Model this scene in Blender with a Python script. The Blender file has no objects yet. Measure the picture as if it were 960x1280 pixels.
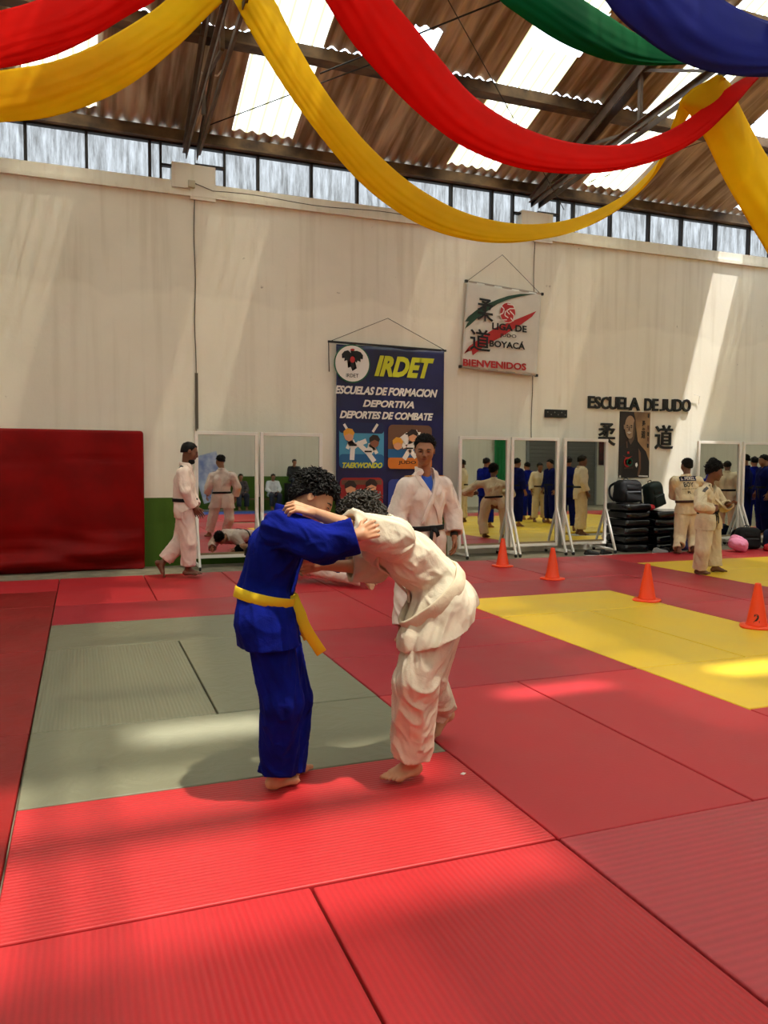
import bpy, bmesh, math, random
import numpy as np
from mathutils import Vector, Matrix
random.seed(7); RNG = np.random.RandomState(11)
SC = bpy.context.scene
COL = SC.collection

# ------------------------------------------------------------------ camera
F_PX, YAW, PITCH, ROLL = 981.12, .3666, -.0615, .0057
CAM = np.array([.2877, -2.5392, 1.4576])
_fw = np.array([math.sin(YAW)*math.cos(PITCH), math.cos(YAW)*math.cos(PITCH), math.sin(PITCH)])
_r0 = np.array([math.cos(YAW), -math.sin(YAW), 0.0]); _u0 = np.cross(_r0, _fw)
_r = _r0*math.cos(ROLL) + _u0*math.sin(ROLL); _u = -_r0*math.sin(ROLL) + _u0*math.cos(ROLL)
cd = bpy.data.cameras.new('camera'); cam = bpy.data.objects.new('camera', cd); COL.objects.link(cam)
cd.sensor_fit = 'VERTICAL'; cd.sensor_height = 36.0; cd.lens = F_PX/1280*36.0; cd.clip_end = 200
cam.matrix_world = Matrix(((_r[0], _u[0], -_fw[0], CAM[0]), (_r[1], _u[1], -_fw[1], CAM[1]), (_r[2], _u[2], -_fw[2], CAM[2]), (0, 0, 0, 1)))
SC.camera = cam

# ------------------------------------------------------------------ light
SC.view_settings.view_transform = 'Standard'; SC.view_settings.look = 'None'
SC.view_settings.gamma = 1; SC.view_settings.use_curve_mapping = False
SC.view_settings.exposure = -1.0
SC.cycles.use_denoising = True
SC.cycles.max_bounces = 10; SC.cycles.diffuse_bounces = 5; SC.cycles.transparent_max_bounces = 12
SC.cycles.caustics_reflective = False; SC.cycles.caustics_refractive = False
SC.cycles.sample_clamp_indirect = 8.0
world = bpy.data.worlds.new('world'); SC.world = world; world.use_nodes = True
_bg = world.node_tree.nodes['Background']
_bg.inputs[0].default_value = (0.68, 0.83, 1.0, 1); _bg.inputs[1].default_value = 14.0
SUN_DIR = Vector((-.24, .24, -1))
sd = bpy.data.lights.new('sun', 'SUN'); sd.energy = 18.0; sd.angle = math.radians(1.5); sd.color = (1.0, .97, .92)
so = bpy.data.objects.new('sun', sd); COL.objects.link(so); so.rotation_mode = 'QUATERNION'
so.rotation_quaternion = SUN_DIR.to_track_quat('-Z', 'Y'); so.location = (4, -4, 14)

# the roof as numbers: it falls from a ridge at Y_R to the eaves over the far wall
Y_W, Y_O, Y_R, SLOPE, Z_E = 9.15, -9.6, -.2, .347, 6.15
X_L, X_RT = -7.0, 24.0
def roof_z(y): return Z_E + (Y_W - Y_R)*SLOPE - abs(y - Y_R)*SLOPE
SKY_COLS = [-6.0, -3.2, -.35, 2.35, 5.75, 8.3, 11.72, 14.5, 17.6, 20.6]   # left edge of every row of clear sheets
SKY_W = .885
def portal(x, y0, y1, w):
    ld = bpy.data.lights.new('portal', 'AREA'); ld.shape = 'RECTANGLE'; ld.cycles.is_portal = True
    o = bpy.data.objects.new('portal', ld); COL.objects.link(o)
    ym = (y0+y1)/2; s = SLOPE if ym > Y_R else -SLOPE
    o.location = (x + w/2, ym, roof_z(ym) - .06); L = abs(y1-y0)*math.sqrt(1+SLOPE**2)
    ld.size = w; ld.size_y = L; o.rotation_euler = (-math.atan(s), 0, 0)
for _x in SKY_COLS:
    portal(_x, Y_R, Y_W, SKY_W); portal(_x, Y_O, Y_R, SKY_W)

# ------------------------------------------------------------------ measuring: rays of the photograph meet planes of the room
def ray(x, y): return _fw + _r*(x-480)/F_PX - _u*(y-640)/F_PX
def WL(x, y, Y=Y_W):
    d = ray(x, y); return CAM + d*((Y-CAM[1])/d[1])
def FL(x, y, z=0.0):
    d = ray(x, y); return CAM + d*((z-CAM[2])/d[2])
def XP(x, y, X):
    d = ray(x, y); return CAM + d*((X-CAM[0])/d[0])

# ------------------------------------------------------------------ helpers
def lin(c):
    return tuple(((v/255)/12.92 if v/255 <= .04045 else (((v/255)+.055)/1.055)**2.4) for v in c[:3]) + (1,)
MATS = {}
def mat(name, rgb, rough=.6, spec=.5, metal=0, var=0, var_scale=6, bump=0, bump_scale=40, sheen=0, trans=0, coat=0, wave=None, coord='Object', rgb2=None, detail=4):
    if name in MATS: return MATS[name]
    m = bpy.data.materials.new(name); m.use_nodes = True; nt = m.node_tree; N = nt.nodes; Lk = nt.links
    b = N['Principled BSDF']; c = lin(rgb)
    b.inputs['Base Color'].default_value = c; b.inputs['Roughness'].default_value = rough
    b.inputs['Metallic'].default_value = metal; b.inputs['Specular IOR Level'].default_value = spec
    if sheen: b.inputs['Sheen Weight'].default_value = sheen; b.inputs['Sheen Roughness'].default_value = .5
    if coat: b.inputs['Coat Weight'].default_value = coat; b.inputs['Coat Roughness'].default_value = .15
    tc = N.new('ShaderNodeTexCoord')
    if var or rgb2:
        n = N.new('ShaderNodeTexNoise'); n.inputs['Scale'].default_value = var_scale; n.inputs['Detail'].default_value = detail
        Lk.new(tc.outputs[coord], n.inputs['Vector'])
        r = N.new('ShaderNodeValToRGB')
        d = lin(rgb2) if rgb2 else tuple(v*(1-var) for v in c[:3]) + (1,)
        r.color_ramp.elements[0].position = .35; r.color_ramp.elements[1].position = .65
        r.color_ramp.elements[0].color = d; r.color_ramp.elements[1].color = c
        Lk.new(n.outputs['Fac'], r.inputs['Fac']); Lk.new(r.outputs['Color'], b.inputs['Base Color'])
    if bump or wave:
        bp = N.new('ShaderNodeBump'); bp.inputs['Strength'].default_value = bump or wave[2]; bp.inputs['Distance'].default_value = .01
        if wave:
            w = N.new('ShaderNodeTexWave'); w.bands_direction = wave[0]; w.inputs['Scale'].default_value = wave[1]; w.inputs['Distortion'].default_value = 0
            Lk.new(tc.outputs[coord], w.inputs['Vector']); Lk.new(w.outputs['Fac'], bp.inputs['Height'])
        else:
            n2 = N.new('ShaderNodeTexNoise'); n2.inputs['Scale'].default_value = bump_scale; n2.inputs['Detail'].default_value = 3
            Lk.new(tc.outputs[coord], n2.inputs['Vector']); Lk.new(n2.outputs['Fac'], bp.inputs['Height'])
        Lk.new(bp.outputs['Normal'], b.inputs['Normal'])
    if trans:
        out = N['Material Output']; t = N.new('ShaderNodeBsdfTranslucent'); mx = N.new('ShaderNodeMixShader')
        t.inputs['Color'].default_value = c; mx.inputs[0].default_value = trans
        Lk.new(b.outputs[0], mx.inputs[1]); Lk.new(t.outputs[0], mx.inputs[2]); Lk.new(mx.outputs[0], out.inputs['Surface'])
    MATS[name] = m
    return m

def tag(o, label=None, cat=None, group=None, kind=None):
    if label: o['label'] = label
    if cat: o['category'] = cat
    if group: o['group'] = group
    if kind: o['kind'] = kind
    return o
def empty(name, loc=(0, 0, 0), rz=0, label=None, cat=None, group=None):
    o = bpy.data.objects.new(name, None); COL.objects.link(o); o.location = loc; o.rotation_euler = (0, 0, rz)
    o.empty_display_size = .1
    return tag(o, label, cat, group)
def link(name, me, m, parent=None, smooth=False):
    o = bpy.data.objects.new(name, me); COL.objects.link(o)
    for mm in (m if isinstance(m, (list, tuple)) else [m]): me.materials.append(mm)
    if smooth: me.shade_smooth()
    if parent is not None: o.parent = parent
    return o
def from_py(name, V, Fc, m, parent=None, smooth=False):
    me = bpy.data.meshes.new(name); me.from_pydata([tuple(map(float, v)) for v in V], [], [tuple(f) for f in Fc]); me.update()
    return link(name, me, m, parent, smooth)

class MB:
    """collects shapes of one object"""
    def __init__(s): s.bm = bmesh.new()
    def box(s, c, size, rz=0, rx=0, ry=0, bevel=0, seg=2):
        r = bmesh.ops.create_cube(s.bm, size=1.0); vs = r['verts']
        if bevel:
            M0 = Matrix.Diagonal((*size, 1)); bmesh.ops.transform(s.bm, matrix=M0, verts=vs)
            es = list({e for v in vs for e in v.link_edges})
            r2 = bmesh.ops.bevel(s.bm, geom=es, offset=bevel, segments=seg, affect='EDGES', profile=.5)
            vs = list({v for f in r2['faces'] for v in f.verts} | {v for v in vs if v.is_valid})
            M = Matrix.Translation(c) @ Matrix.Rotation(rz, 4, 'Z') @ Matrix.Rotation(rx, 4, 'X') @ Matrix.Rotation(ry, 4, 'Y')
        else:
            M = Matrix.Translation(c) @ Matrix.Rotation(rz, 4, 'Z') @ Matrix.Rotation(rx, 4, 'X') @ Matrix.Rotation(ry, 4, 'Y') @ Matrix.Diagonal((*size, 1))
        bmesh.ops.transform(s.bm, matrix=M, verts=vs); return s
    def b2(s, lo, hi, **k):
        return s.box([(a+b)/2 for a, b in zip(lo, hi)], [abs(b-a) for a, b in zip(lo, hi)], **k)
    def bar(s, a, b, w, h, up=(0, 0, 1)):
        a = Vector(a); b = Vector(b); d = b-a; L = d.length; z = d.normalized(); u = Vector(up)
        x = u.cross(z); x = x.normalized() if x.length > 1e-6 else Vector((1, 0, 0)); y = z.cross(x)
        M = Matrix((( x.x, y.x, z.x, (a.x+b.x)/2), (x.y, y.y, z.y, (a.y+b.y)/2), (x.z, y.z, z.z, (a.z+b.z)/2), (0, 0, 0, 1)))
        r = bmesh.ops.create_cube(s.bm, size=1.0)
        bmesh.ops.transform(s.bm, matrix=M @ Matrix.Diagonal((w, h, L, 1)), verts=r['verts']); return s
    def tube(s, pts, rad, n=8, cap=True):
        V, Fc = tube_vf(pts, rad, n, cap); vs = [s.bm.verts.new(v) for v in V]
        for f in Fc:
            try: s.bm.faces.new([vs[i] for i in f])
            except ValueError: pass
        return s
    def lathe(s, prof, c=(0, 0, 0), n=32):
        rings = []
        for r, z in prof:
            rings.append([s.bm.verts.new((c[0]+r*math.cos(2*math.pi*i/n), c[1]+r*math.sin(2*math.pi*i/n), c[2]+z)) for i in range(n)])
        for a, b in zip(rings, rings[1:]):
            for i in range(n): s.bm.faces.new((a[i], a[(i+1) % n], b[(i+1) % n], b[i]))
        s.bm.faces.new(rings[-1]); s.bm.faces.new(rings[0][::-1]); return s
    def vf(s, V, Fc):
        vs = [s.bm.verts.new(tuple(map(float, v))) for v in V]
        for f in Fc: s.bm.faces.new([vs[i] for i in f])
        return s
    def build(s, name, m, parent=None, smooth=False, recalc=True):
        if recalc: bmesh.ops.recalc_face_normals(s.bm, faces=s.bm.faces)
        me = bpy.data.meshes.new(name); s.bm.to_mesh(me); s.bm.free()
        return link(name, me, m, parent, smooth)
def crom(P, n=8):
    P = [np.array(p, float) for p in P]; Q = [2*P[0]-P[1]] + P + [2*P[-1]-P[-2]]; out = []
    for i in range(1, len(Q)-2):
        a, b, c, d = Q[i-1:i+3]
        for k in range(n):
            t = k/n; out.append(.5*((2*b) + (c-a)*t + (2*a-5*b+4*c-d)*t*t + (3*b-a-3*c+d)*t**3))
    out.append(Q[-2]); return out
def tube_vf(pts, rad, n=8, cap=True):
    P = [np.array(p, float) for p in pts]; m = len(P); R = rad if hasattr(rad, '__len__') else [rad]*m
    V = []; Fc = []; prev = None
    for i, p in enumerate(P):
        d = P[min(i+1, m-1)] - P[max(i-1, 0)]; d = d/(np.linalg.norm(d)+1e-9)
        if prev is None:
            h = np.array([0, 0, 1.0]) if abs(d[2]) < .9 else np.array([1.0, 0, 0]); x = np.cross(h, d)
        else: x = prev - d*(prev@d)
        x /= np.linalg.norm(x)+1e-9; prev = x; y = np.cross(d, x)
        for k in range(n):
            a = 2*math.pi*k/n; V.append(p + R[i]*(x*math.cos(a)+y*math.sin(a)))
    for i in range(m-1):
        for k in range(n):
            a = i*n+k; b = i*n+(k+1) % n; Fc.append((a, b, b+n, a+n))
    if cap: Fc.append(tuple(range(n))[::-1]); Fc.append(tuple((m-1)*n+k for k in range(n)))
    return V, Fc
def grid_vf(P):
    """P[i][j] -> vertices, quads"""
    a = len(P); b = len(P[0]); V = [p for row in P for p in row]
    return V, [(i*b+j, i*b+j+1, (i+1)*b+j+1, (i+1)*b+j) for i in range(a-1) for j in range(b-1)]
def poly(name, pts, y, m, parent, th=.004):
    """flat printed or cut shape on a plane facing the room: pts are (x, z)"""
    bm = bmesh.new(); vs = [bm.verts.new((p[0], y, p[1])) for p in pts]; bm.faces.new(vs)
    r = bmesh.ops.triangulate(bm, faces=bm.faces[:])
    if th:
        r = bmesh.ops.extrude_face_region(bm, geom=bm.faces[:]); ev = [v for v in r['geom'] if isinstance(v, bmesh.types.BMVert)]
        bmesh.ops.translate(bm, verts=ev, vec=(0, -th, 0))
    bmesh.ops.recalc_face_normals(bm, faces=bm.faces)
    me = bpy.data.meshes.new(name); bm.to_mesh(me); bm.free(); return link(name, me, m, parent)
def ellip(cx, cz, rx, rz, n=28, a=0):
    return [(cx + rx*math.cos(t)*math.cos(a) - rz*math.sin(t)*math.sin(a), cz + rx*math.cos(t)*math.sin(a) + rz*math.sin(t)*math.cos(a)) for t in [2*math.pi*i/n for i in range(n)]]
def text_mesh(s, offset=0, shear=0, extrude=0, spacing=1.0):
    cu = bpy.data.curves.new('t', 'FONT'); cu.body = s; cu.offset = offset; cu.shear = shear; cu.extrude = extrude; cu.space_character = spacing
    cu.resolution_u = 3
    o = bpy.data.objects.new('t', cu); COL.objects.link(o); bpy.context.view_layer.update()
    dg = bpy.context.evaluated_depsgraph_get(); me = bpy.data.meshes.new_from_object(o.evaluated_get(dg))
    bpy.data.objects.remove(o); bpy.data.curves.remove(cu); me.materials.clear(); return me
def txt(name, s, quad, y, m, parent, offset=.02, shear=0, depth=.004, spacing=1.0):
    """lettering fitted to the quad ((x0,z0),(x1,z1)): lower left, upper right; drop = right end lower by that much"""
    (x0, z0), (x1, z1) = quad[:2]; drop = quad[2] if len(quad) > 2 else 0
    me = text_mesh(s, offset, shear, .05, spacing)
    n = len(me.vertices); co = np.empty(n*3, np.float32); me.vertices.foreach_get('co', co); co = co.reshape(-1, 3)
    lo = co.min(0); hi = co.max(0); u = (co - lo)/(hi-lo+1e-9)
    out = np.empty_like(co); out[:, 0] = x0 + u[:, 0]*(x1-x0); out[:, 2] = z0 + u[:, 1]*(z1-z0) - drop*u[:, 0]; out[:, 1] = y - u[:, 2]*depth
    me.vertices.foreach_set('co', out.ravel()); me.update(); me.name = name
    return link(name, me, m, parent)
def copy_tree(o, parent=None):
    c = o.copy(); COL.objects.link(c)
    if parent is not None: c.parent = parent
    for ch in list(o.children): copy_tree(ch, c)
    return c
# ================================================================== structure
def wall_material(name, base, green=None, band=0):
    m = bpy.data.materials.new(name); m.use_nodes = True; nt = m.node_tree; N = nt.nodes; L = nt.links; b = N['Principled BSDF']
    b.inputs['Roughness'].default_value = .75; b.inputs['Specular IOR Level'].default_value = .3
    g = N.new('ShaderNodeNewGeometry'); sep = N.new('ShaderNodeSeparateXYZ'); L.new(g.outputs['Position'], sep.inputs[0])
    n1 = N.new('ShaderNodeTexNoise'); n1.inputs['Scale'].default_value = .55; n1.inputs['Detail'].default_value = 6; n1.inputs['Roughness'].default_value = .6
    L.new(g.outputs['Position'], n1.inputs['Vector'])
    r = N.new('ShaderNodeValToRGB'); e = r.color_ramp.elements; e[0].position = .3; e[1].position = .7
    e[0].color = tuple(v*.86 for v in lin(base)[:3])+(1,); e[1].color = lin(base); L.new(n1.outputs[0], r.inputs[0])
    # vertical water runs
    mp = N.new('ShaderNodeMapping'); mp.inputs['Scale'].default_value = (5, 5, .25); L.new(g.outputs['Position'], mp.inputs['Vector'])
    n2 = N.new('ShaderNodeTexNoise'); n2.inputs['Scale'].default_value = 1.5; n2.inputs['Detail'].default_value = 5; L.new(mp.outputs[0], n2.inputs['Vector'])
    r2 = N.new('ShaderNodeValToRGB'); r2.color_ramp.elements[0].position = .3; r2.color_ramp.elements[1].position = .5
    r2.color_ramp.elements[0].color = (.80, .77, .72, 1); r2.color_ramp.elements[1].color = (1, 1, 1, 1); L.new(n2.outputs[0], r2.inputs[0])
    mx = N.new('ShaderNodeMixRGB'); mx.blend_type = 'MULTIPLY'; mx.inputs[0].default_value = .55; L.new(r.outputs[0], mx.inputs[1]); L.new(r2.outputs[0], mx.inputs[2])
    # chips and nail marks
    v = N.new('ShaderNodeTexNoise'); v.inputs['Scale'].default_value = 4.2; v.inputs['Detail'].default_value = 8; v.inputs['Roughness'].default_value = .75; L.new(g.outputs['Position'], v.inputs['Vector'])
    r3 = N.new('ShaderNodeValToRGB'); r3.color_ramp.elements[0].position = .29; r3.color_ramp.elements[1].position = .33
    r3.color_ramp.elements[0].color = (.35, .30, .25, 1); r3.color_ramp.elements[1].color = (1, 1, 1, 1); L.new(v.outputs[0], r3.inputs[0])
    mx2 = N.new('ShaderNodeMixRGB'); mx2.blend_type = 'MULTIPLY'; mx2.inputs[0].default_value = .8; L.new(mx.outputs[0], mx2.inputs[1]); L.new(r3.outputs[0], mx2.inputs[2])
    # a slightly paler lower field with an irregular upper edge
    ad = N.new('ShaderNodeMath'); ad.operation = 'MULTIPLY_ADD'; L.new(n1.outputs[0], ad.inputs[0]); ad.inputs[1].default_value = 1.2; L.new(sep.outputs['Z'], ad.inputs[2])
    cmp2 = N.new('ShaderNodeMapRange'); L.new(ad.outputs[0], cmp2.inputs[0]); cmp2.inputs[1].default_value = 4.42; cmp2.inputs[2].default_value = 4.50; cmp2.inputs[3].default_value = 1; cmp2.inputs[4].default_value = 0
    lower_mix = N.new('ShaderNodeMixRGB'); L.new(cmp2.outputs[0], lower_mix.inputs[0]); L.new(mx2.outputs[0], lower_mix.inputs[1])
    sc = N.new('ShaderNodeMixRGB'); sc.blend_type = 'MIX'; sc.inputs[0].default_value = .35; L.new(mx2.outputs[0], sc.inputs[1]); sc.inputs[2].default_value = tuple(min(1, v*1.1) for v in lin(base)[:3])+(1,)
    L.new(sc.outputs[0], lower_mix.inputs[2]); last = lower_mix
    if green:
        z, x1 = green
        c1 = N.new('ShaderNodeMath'); c1.operation = 'LESS_THAN'; L.new(sep.outputs['Z'], c1.inputs[0]); c1.inputs[1].default_value = z
        c2 = N.new('ShaderNodeMath'); c2.operation = 'LESS_THAN'; L.new(sep.outputs['X'], c2.inputs[0]); c2.inputs[1].default_value = x1
        c3 = N.new('ShaderNodeMath'); c3.operation = 'MULTIPLY'; L.new(c1.outputs[0], c3.inputs[0]); L.new(c2.outputs[0], c3.inputs[1])
        gm = N.new('ShaderNodeMixRGB'); L.new(c3.outputs[0], gm.inputs[0]); L.new(last.outputs[0], gm.inputs[1])
        gn = N.new('ShaderNodeValToRGB'); gn.color_ramp.elements[0].color = lin((62, 92, 24)); gn.color_ramp.elements[1].color = lin((82, 116, 34)); L.new(n2.outputs[0], gn.inputs[0])
        L.new(gn.outputs[0], gm.inputs[2]); last = gm
    L.new(last.outputs[0], b.inputs['Base Color'])
    bp = N.new('ShaderNodeBump'); bp.inputs['Strength'].default_value = .25; bp.inputs['Distance'].default_value = .02; L.new(v.outputs[0], bp.inputs['Height']); L.new(bp.outputs[0], b.inputs['Normal'])
    return m
WALL = wall_material('painted_plaster', (246, 238, 222), (.95, 5.9))
WALL2 = wall_material('painted_plaster_opposite', (228, 222, 205), (1.25, 9.5))
CONC = mat('concrete_floor', (150, 140, 120), .8, .3, var=.35, var_scale=5, bump=.3, bump_scale=30)
DARK_STEEL = mat('rusty_dark_steel', (62, 50, 40), .6, .4, var=.45, var_scale=4, bump=.2, bump_scale=20)
BEAM_M = mat('weathered_timber_beam', (120, 92, 62), .75, .3, rgb2=(62, 46, 34), var_scale=3, bump=.3, bump_scale=18)
def struct(o): o['kind'] = 'structure'; return o
Z_TOP = 5.44
struct(MB().b2((X_L, Y_O, -.19), (X_RT, Y_W, -.04)).build('floor', CONC))
struct(MB().b2((X_L, Y_W, -.04), (X_RT, Y_W+.2, Z_TOP)).build('wall_far', WALL))
struct(MB().b2((X_L, Y_O-.2, -.04), (X_RT, Y_O, 6.1)).build('wall_near', WALL2))
for nm, x in (('wall_left', X_L-.2), ('wall_right', X_RT)):
    pts = [(Y_O, -.04), (Y_W, -.04), (Y_W, 6.1), (Y_R, roof_z(Y_R)-.02), (Y_O, 6.1)]
    V = [(x+dx, y, z) for dx in (0, .2) for y, z in pts]
    struct(from_py(nm, V, [(0, 1, 2, 3, 4), (9, 8, 7, 6, 5)] + [(i, (i+1) % 5, 5+(i+1) % 5, 5+i)[::-1] for i in range(5)], WALL2))
# ledge under the glazing, and the raised pilaster heads that carry the trusses
struct(MB().b2((X_L, Y_W-.05, 5.24), (X_RT, Y_W, 5.30)).b2((X_L, Y_W-.02, 5.30), (X_RT, Y_W, Z_TOP)).build('trim_1', WALL))
TRX = [1.81, 7.46, 13.1, 18.8, -3.85]
for i, x in enumerate(TRX):
    b = MB().b2((x-.28, Y_W-.06, Z_TOP-.1), (x-.03, Y_W+.15, 5.68)).b2((x-.03, Y_W-.045, 5.20), (x+.33, Y_W+.15, 5.68))
    struct(b.build('trim_%d' % (i+2), WALL))
# glazing of dusty ribbed sheets between wall and eaves
DUSTY = bpy.data.materials.new('dusty_ribbed_glazing'); DUSTY.use_nodes = True
def _glaze(m, tint, tmix, rough_tint, stripes=True):
    N = m.node_tree.nodes; L = m.node_tree.links; out = N['Material Output']; N.remove(N['Principled BSDF'])
    g = N.new('ShaderNodeNewGeometry'); mp = N.new('ShaderNodeMapping'); mp.inputs['Scale'].default_value = stripes if stripes is not True else (9, 9, 1.2)
    L.new(g.outputs['Position'], mp.inputs['Vector'])
    n = N.new('ShaderNodeTexNoise'); n.inputs['Scale'].default_value = 1.6; n.inputs['Detail'].default_value = 7; n.inputs['Roughness'].default_value = .7; L.new(mp.outputs[0], n.inputs['Vector'])
    r = N.new('ShaderNodeValToRGB'); r.color_ramp.elements[0].position = .36; r.color_ramp.elements[1].position = .66
    r.color_ramp.elements[0].color = rough_tint; r.color_ramp.elements[1].color = tint; L.new(n.outputs[0], r.inputs[0])
    tr = N.new('ShaderNodeBsdfTransparent'); tl = N.new('ShaderNodeBsdfTranslucent'); df = N.new('ShaderNodeBsdfDiffuse')
    for s in (tr, tl, df): L.new(r.outputs[0], s.inputs[0])
    a = N.new('ShaderNodeMixShader'); a.inputs[0].default_value = .3; L.new(tl.outputs[0], a.inputs[1]); L.new(df.outputs[0], a.inputs[2])
    b = N.new('ShaderNodeMixShader'); b.inputs[0].default_value = tmix; L.new(a.outputs[0], b.inputs[1]); L.new(tr.outputs[0], b.inputs[2]); L.new(b.outputs[0], out.inputs[0])
_glaze(DUSTY, (.23, .21, .19, 1), .5, (.08, .07, .06, 1))
nx = int((X_RT-X_L)/.02); P = [[(X_L + i*.02, Y_W+.10+.008*math.sin(i*.02*2*math.pi/.076), z) for i in range(nx)] for z in (Z_TOP-.02, 5.98)]
V, Fc = grid_vf(P); w = from_py('window_1', V, Fc, DUSTY, smooth=True); struct(w)
b = MB()
x = -6.6
k = 0
while x < X_RT:
    if all(abs(x-t-.05) > .2 for t in TRX): b.b2((x-.02, Y_W-.02, Z_TOP), (x+.02, Y_W+.06, 5.95))
    x += .78 + .05*math.sin(k*2.3); k += 1
b.b2((X_L, Y_W-.02, 5.93), (X_RT, Y_W+.06, 5.965))
for t in TRX: b.b2((t-.42, Y_W-.03, 5.62), (t-.02, Y_W+.05, 5.65)).b2((t+.05, Y_W-.03, 5.68), (t+.45, Y_W+.05, 5.71)).b2((t-.44, Y_W-.03, Z_TOP), (t-.41, Y_W+.05, 5.95)).b2((t+.45, Y_W-.03, Z_TOP), (t+.48, Y_W+.05, 5.95))
mf = b.build('window_frame', mat('black_mullions', (30, 22, 18), .6)); mf.parent = w

# corrugated roof with rows of clear sheets
CP = .177
def corr(x): return .024*math.cos(2*math.pi*x/CP)
ROOF = mat('stained_fibre_cement', (216, 198, 176), .9, .1, rgb2=(140, 118, 98), var_scale=1.4, bump=0)
def _roofmat():
    m = ROOF; N = m.node_tree.nodes; L = m.node_tree.links; r = [n for n in N if n.type == 'VALTORGB'][0]; n = [n for n in N if n.type == 'TEX_NOISE'][0]
    mp = N.new('ShaderNodeMapping'); mp.inputs['Scale'].default_value = (5, .45, .45); tc = [q for q in N if q.type == 'TEX_COORD'][0]
    L.new(tc.outputs['Object'], mp.inputs['Vector']); L.new(mp.outputs[0], n.inputs['Vector']); n.inputs['Detail'].default_value = 7
    r.color_ramp.elements[0].position = .38; r.color_ramp.elements[1].position = .62
_roofmat()
FIBER = bpy.data.materials.new('clear_yellowed_fibreglass'); FIBER.use_nodes = True
_glaze(FIBER, (.93, .90, .78, 1), .17, (.84, .78, .58, 1), stripes=(6, .5, .5))
def rib_shade_stripes(m, shade_tint, period):
    """darker stripes along the valleys: shade between ribs put into the colour"""
    N = m.node_tree.nodes; L = m.node_tree.links; r = [n for n in N if n.type == 'VALTORGB'][0]; g = [n for n in N if n.type == 'NEW_GEOMETRY'][0]
    sp = N.new('ShaderNodeSeparateXYZ'); L.new(g.outputs['Position'], sp.inputs[0]); a = N.new('ShaderNodeMath'); a.operation = 'MULTIPLY'; L.new(sp.outputs['X'], a.inputs[0]); a.inputs[1].default_value = 2*math.pi/period
    c = N.new('ShaderNodeMath'); c.operation = 'COSINE'; L.new(a.outputs[0], c.inputs[0]); mr = N.new('ShaderNodeMapRange'); mr.inputs[1].default_value = -1; mr.inputs[2].default_value = .1; mr.inputs[3].default_value = 1; mr.inputs[4].default_value = 0; L.new(c.outputs[0], mr.inputs[0])
    mx = N.new('ShaderNodeMixRGB'); L.new(mr.outputs[0], mx.inputs[0]); L.new(r.outputs[0], mx.inputs[1]); mx.inputs[2].default_value = shade_tint
    for s_ in [n for n in N if n.type in ('BSDF_TRANSPARENT', 'BSDF_TRANSLUCENT', 'BSDF_DIFFUSE')]: L.new(mx.outputs[0], s_.inputs[0])
rib_shade_stripes(FIBER, (.30, .25, .11, 1), CP)  # rib shading painted into the skylight colour
CLEAR = bpy.data.materials.new('clear_new_sheet'); CLEAR.use_nodes = True
_glaze(CLEAR, (.97, .97, .95, 1), .9, (.92, .93, .92, 1), stripes=(6, .5, .5))
ROWS = [9.42, 7.42, 5.67, 3.92, 2.17, .42, Y_R]
ROWS2 = [Y_R, -1.5, -3.2, -4.9, -6.6, -8.2, -9.9]
dx = CP/8; NX = int((X_RT-X_L)/dx)
xs = X_L + np.arange(NX+1)*dx; zc = .024*np.cos(2*np.pi*xs/CP)
def col_at(x):
    for c in SKY_COLS:
        if c <= x < c+SKY_W: return c
    return None
# pieces broken out of the roof, and unseen ridge slits cut for sun patches below: (x0, x1, y0, y1)
HOLES = [(4.28, 4.66, 6.86, 7.22), (10.25, 10.9, 6.95, 7.6), (5.9, 6.68, 6.12, 6.78),
         (11.60, 12.2, 7.45, 9.0), (2.0, 4.05, -2.3, -.95), (5.0, 5.75, -.55, -.41), (2.75, 3.5, -.62, -.35), (6.7, 8.2, -.62, -.4), (-1.0, .2, -.6, -.4)]
YC = sorted({round(v, 3) for v in ROWS+ROWS2} | {h[2] for h in HOLES} | {h[3] for h in HOLES})
opaque = MB(); skyV = {}
rV = []; rF = []; sky = {}
def rowoff(y0, y1):
    R = [(a, b) for a, b in zip(ROWS, ROWS[1:])] + [(b, a) for b, a in zip(ROWS2, ROWS2[1:])]
    return 0
colid = np.array([-1 if col_at(x+dx/2) is None else SKY_COLS.index(col_at(x+dx/2)) for x in xs[:-1]])
for a, b in zip(YC, YC[1:]):
    ym = (a+b)/2
    rows = sorted(ROWS+ROWS2); j = max(i for i, r in enumerate(rows) if r <= ym+1e-6); hi_, lo_ = rows[min(j+1, len(rows)-1)], rows[j]
    def zz(y):   # each sheet laps under the one above it
        eave = hi_ if ym > Y_R else lo_
        return roof_z(y) + .0 - .012*(1 if False else 0) + .018*(1-abs(eave-y)/1.75)
    base = len(rV); za, zb = zz(a), zz(b)
    rV += [(x, a, za+z) for x, z in zip(xs, zc)] + [(x, b, zb+z) for x, z in zip(xs, zc)]
    n1 = NX+1
    for i in range(NX):
        xm = xs[i]+dx/2
        if any(h[0] <= xm < h[1] and h[2] <= ym < h[3] for h in HOLES): continue
        f = (base+i, base+i+1, base+n1+i+1, base+n1+i); c = colid[i]
        if c < 0 or abs(ym-Y_R) > 9.3: rF.append(f)
        else: sky.setdefault(c, []).append(f)
rV = np.array(rV)
def sub(name, faces, m):
    fa = np.array(faces); u, inv = np.unique(fa.ravel(), return_inverse=True)
    return struct(from_py(name, rV[u], inv.reshape(-1, 4), m, smooth=True))
sub('ceiling', rF, ROOF)
for i, c in enumerate(sorted(sky)): sub('window_%d' % (i+2), sky[c], FIBER)
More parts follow.
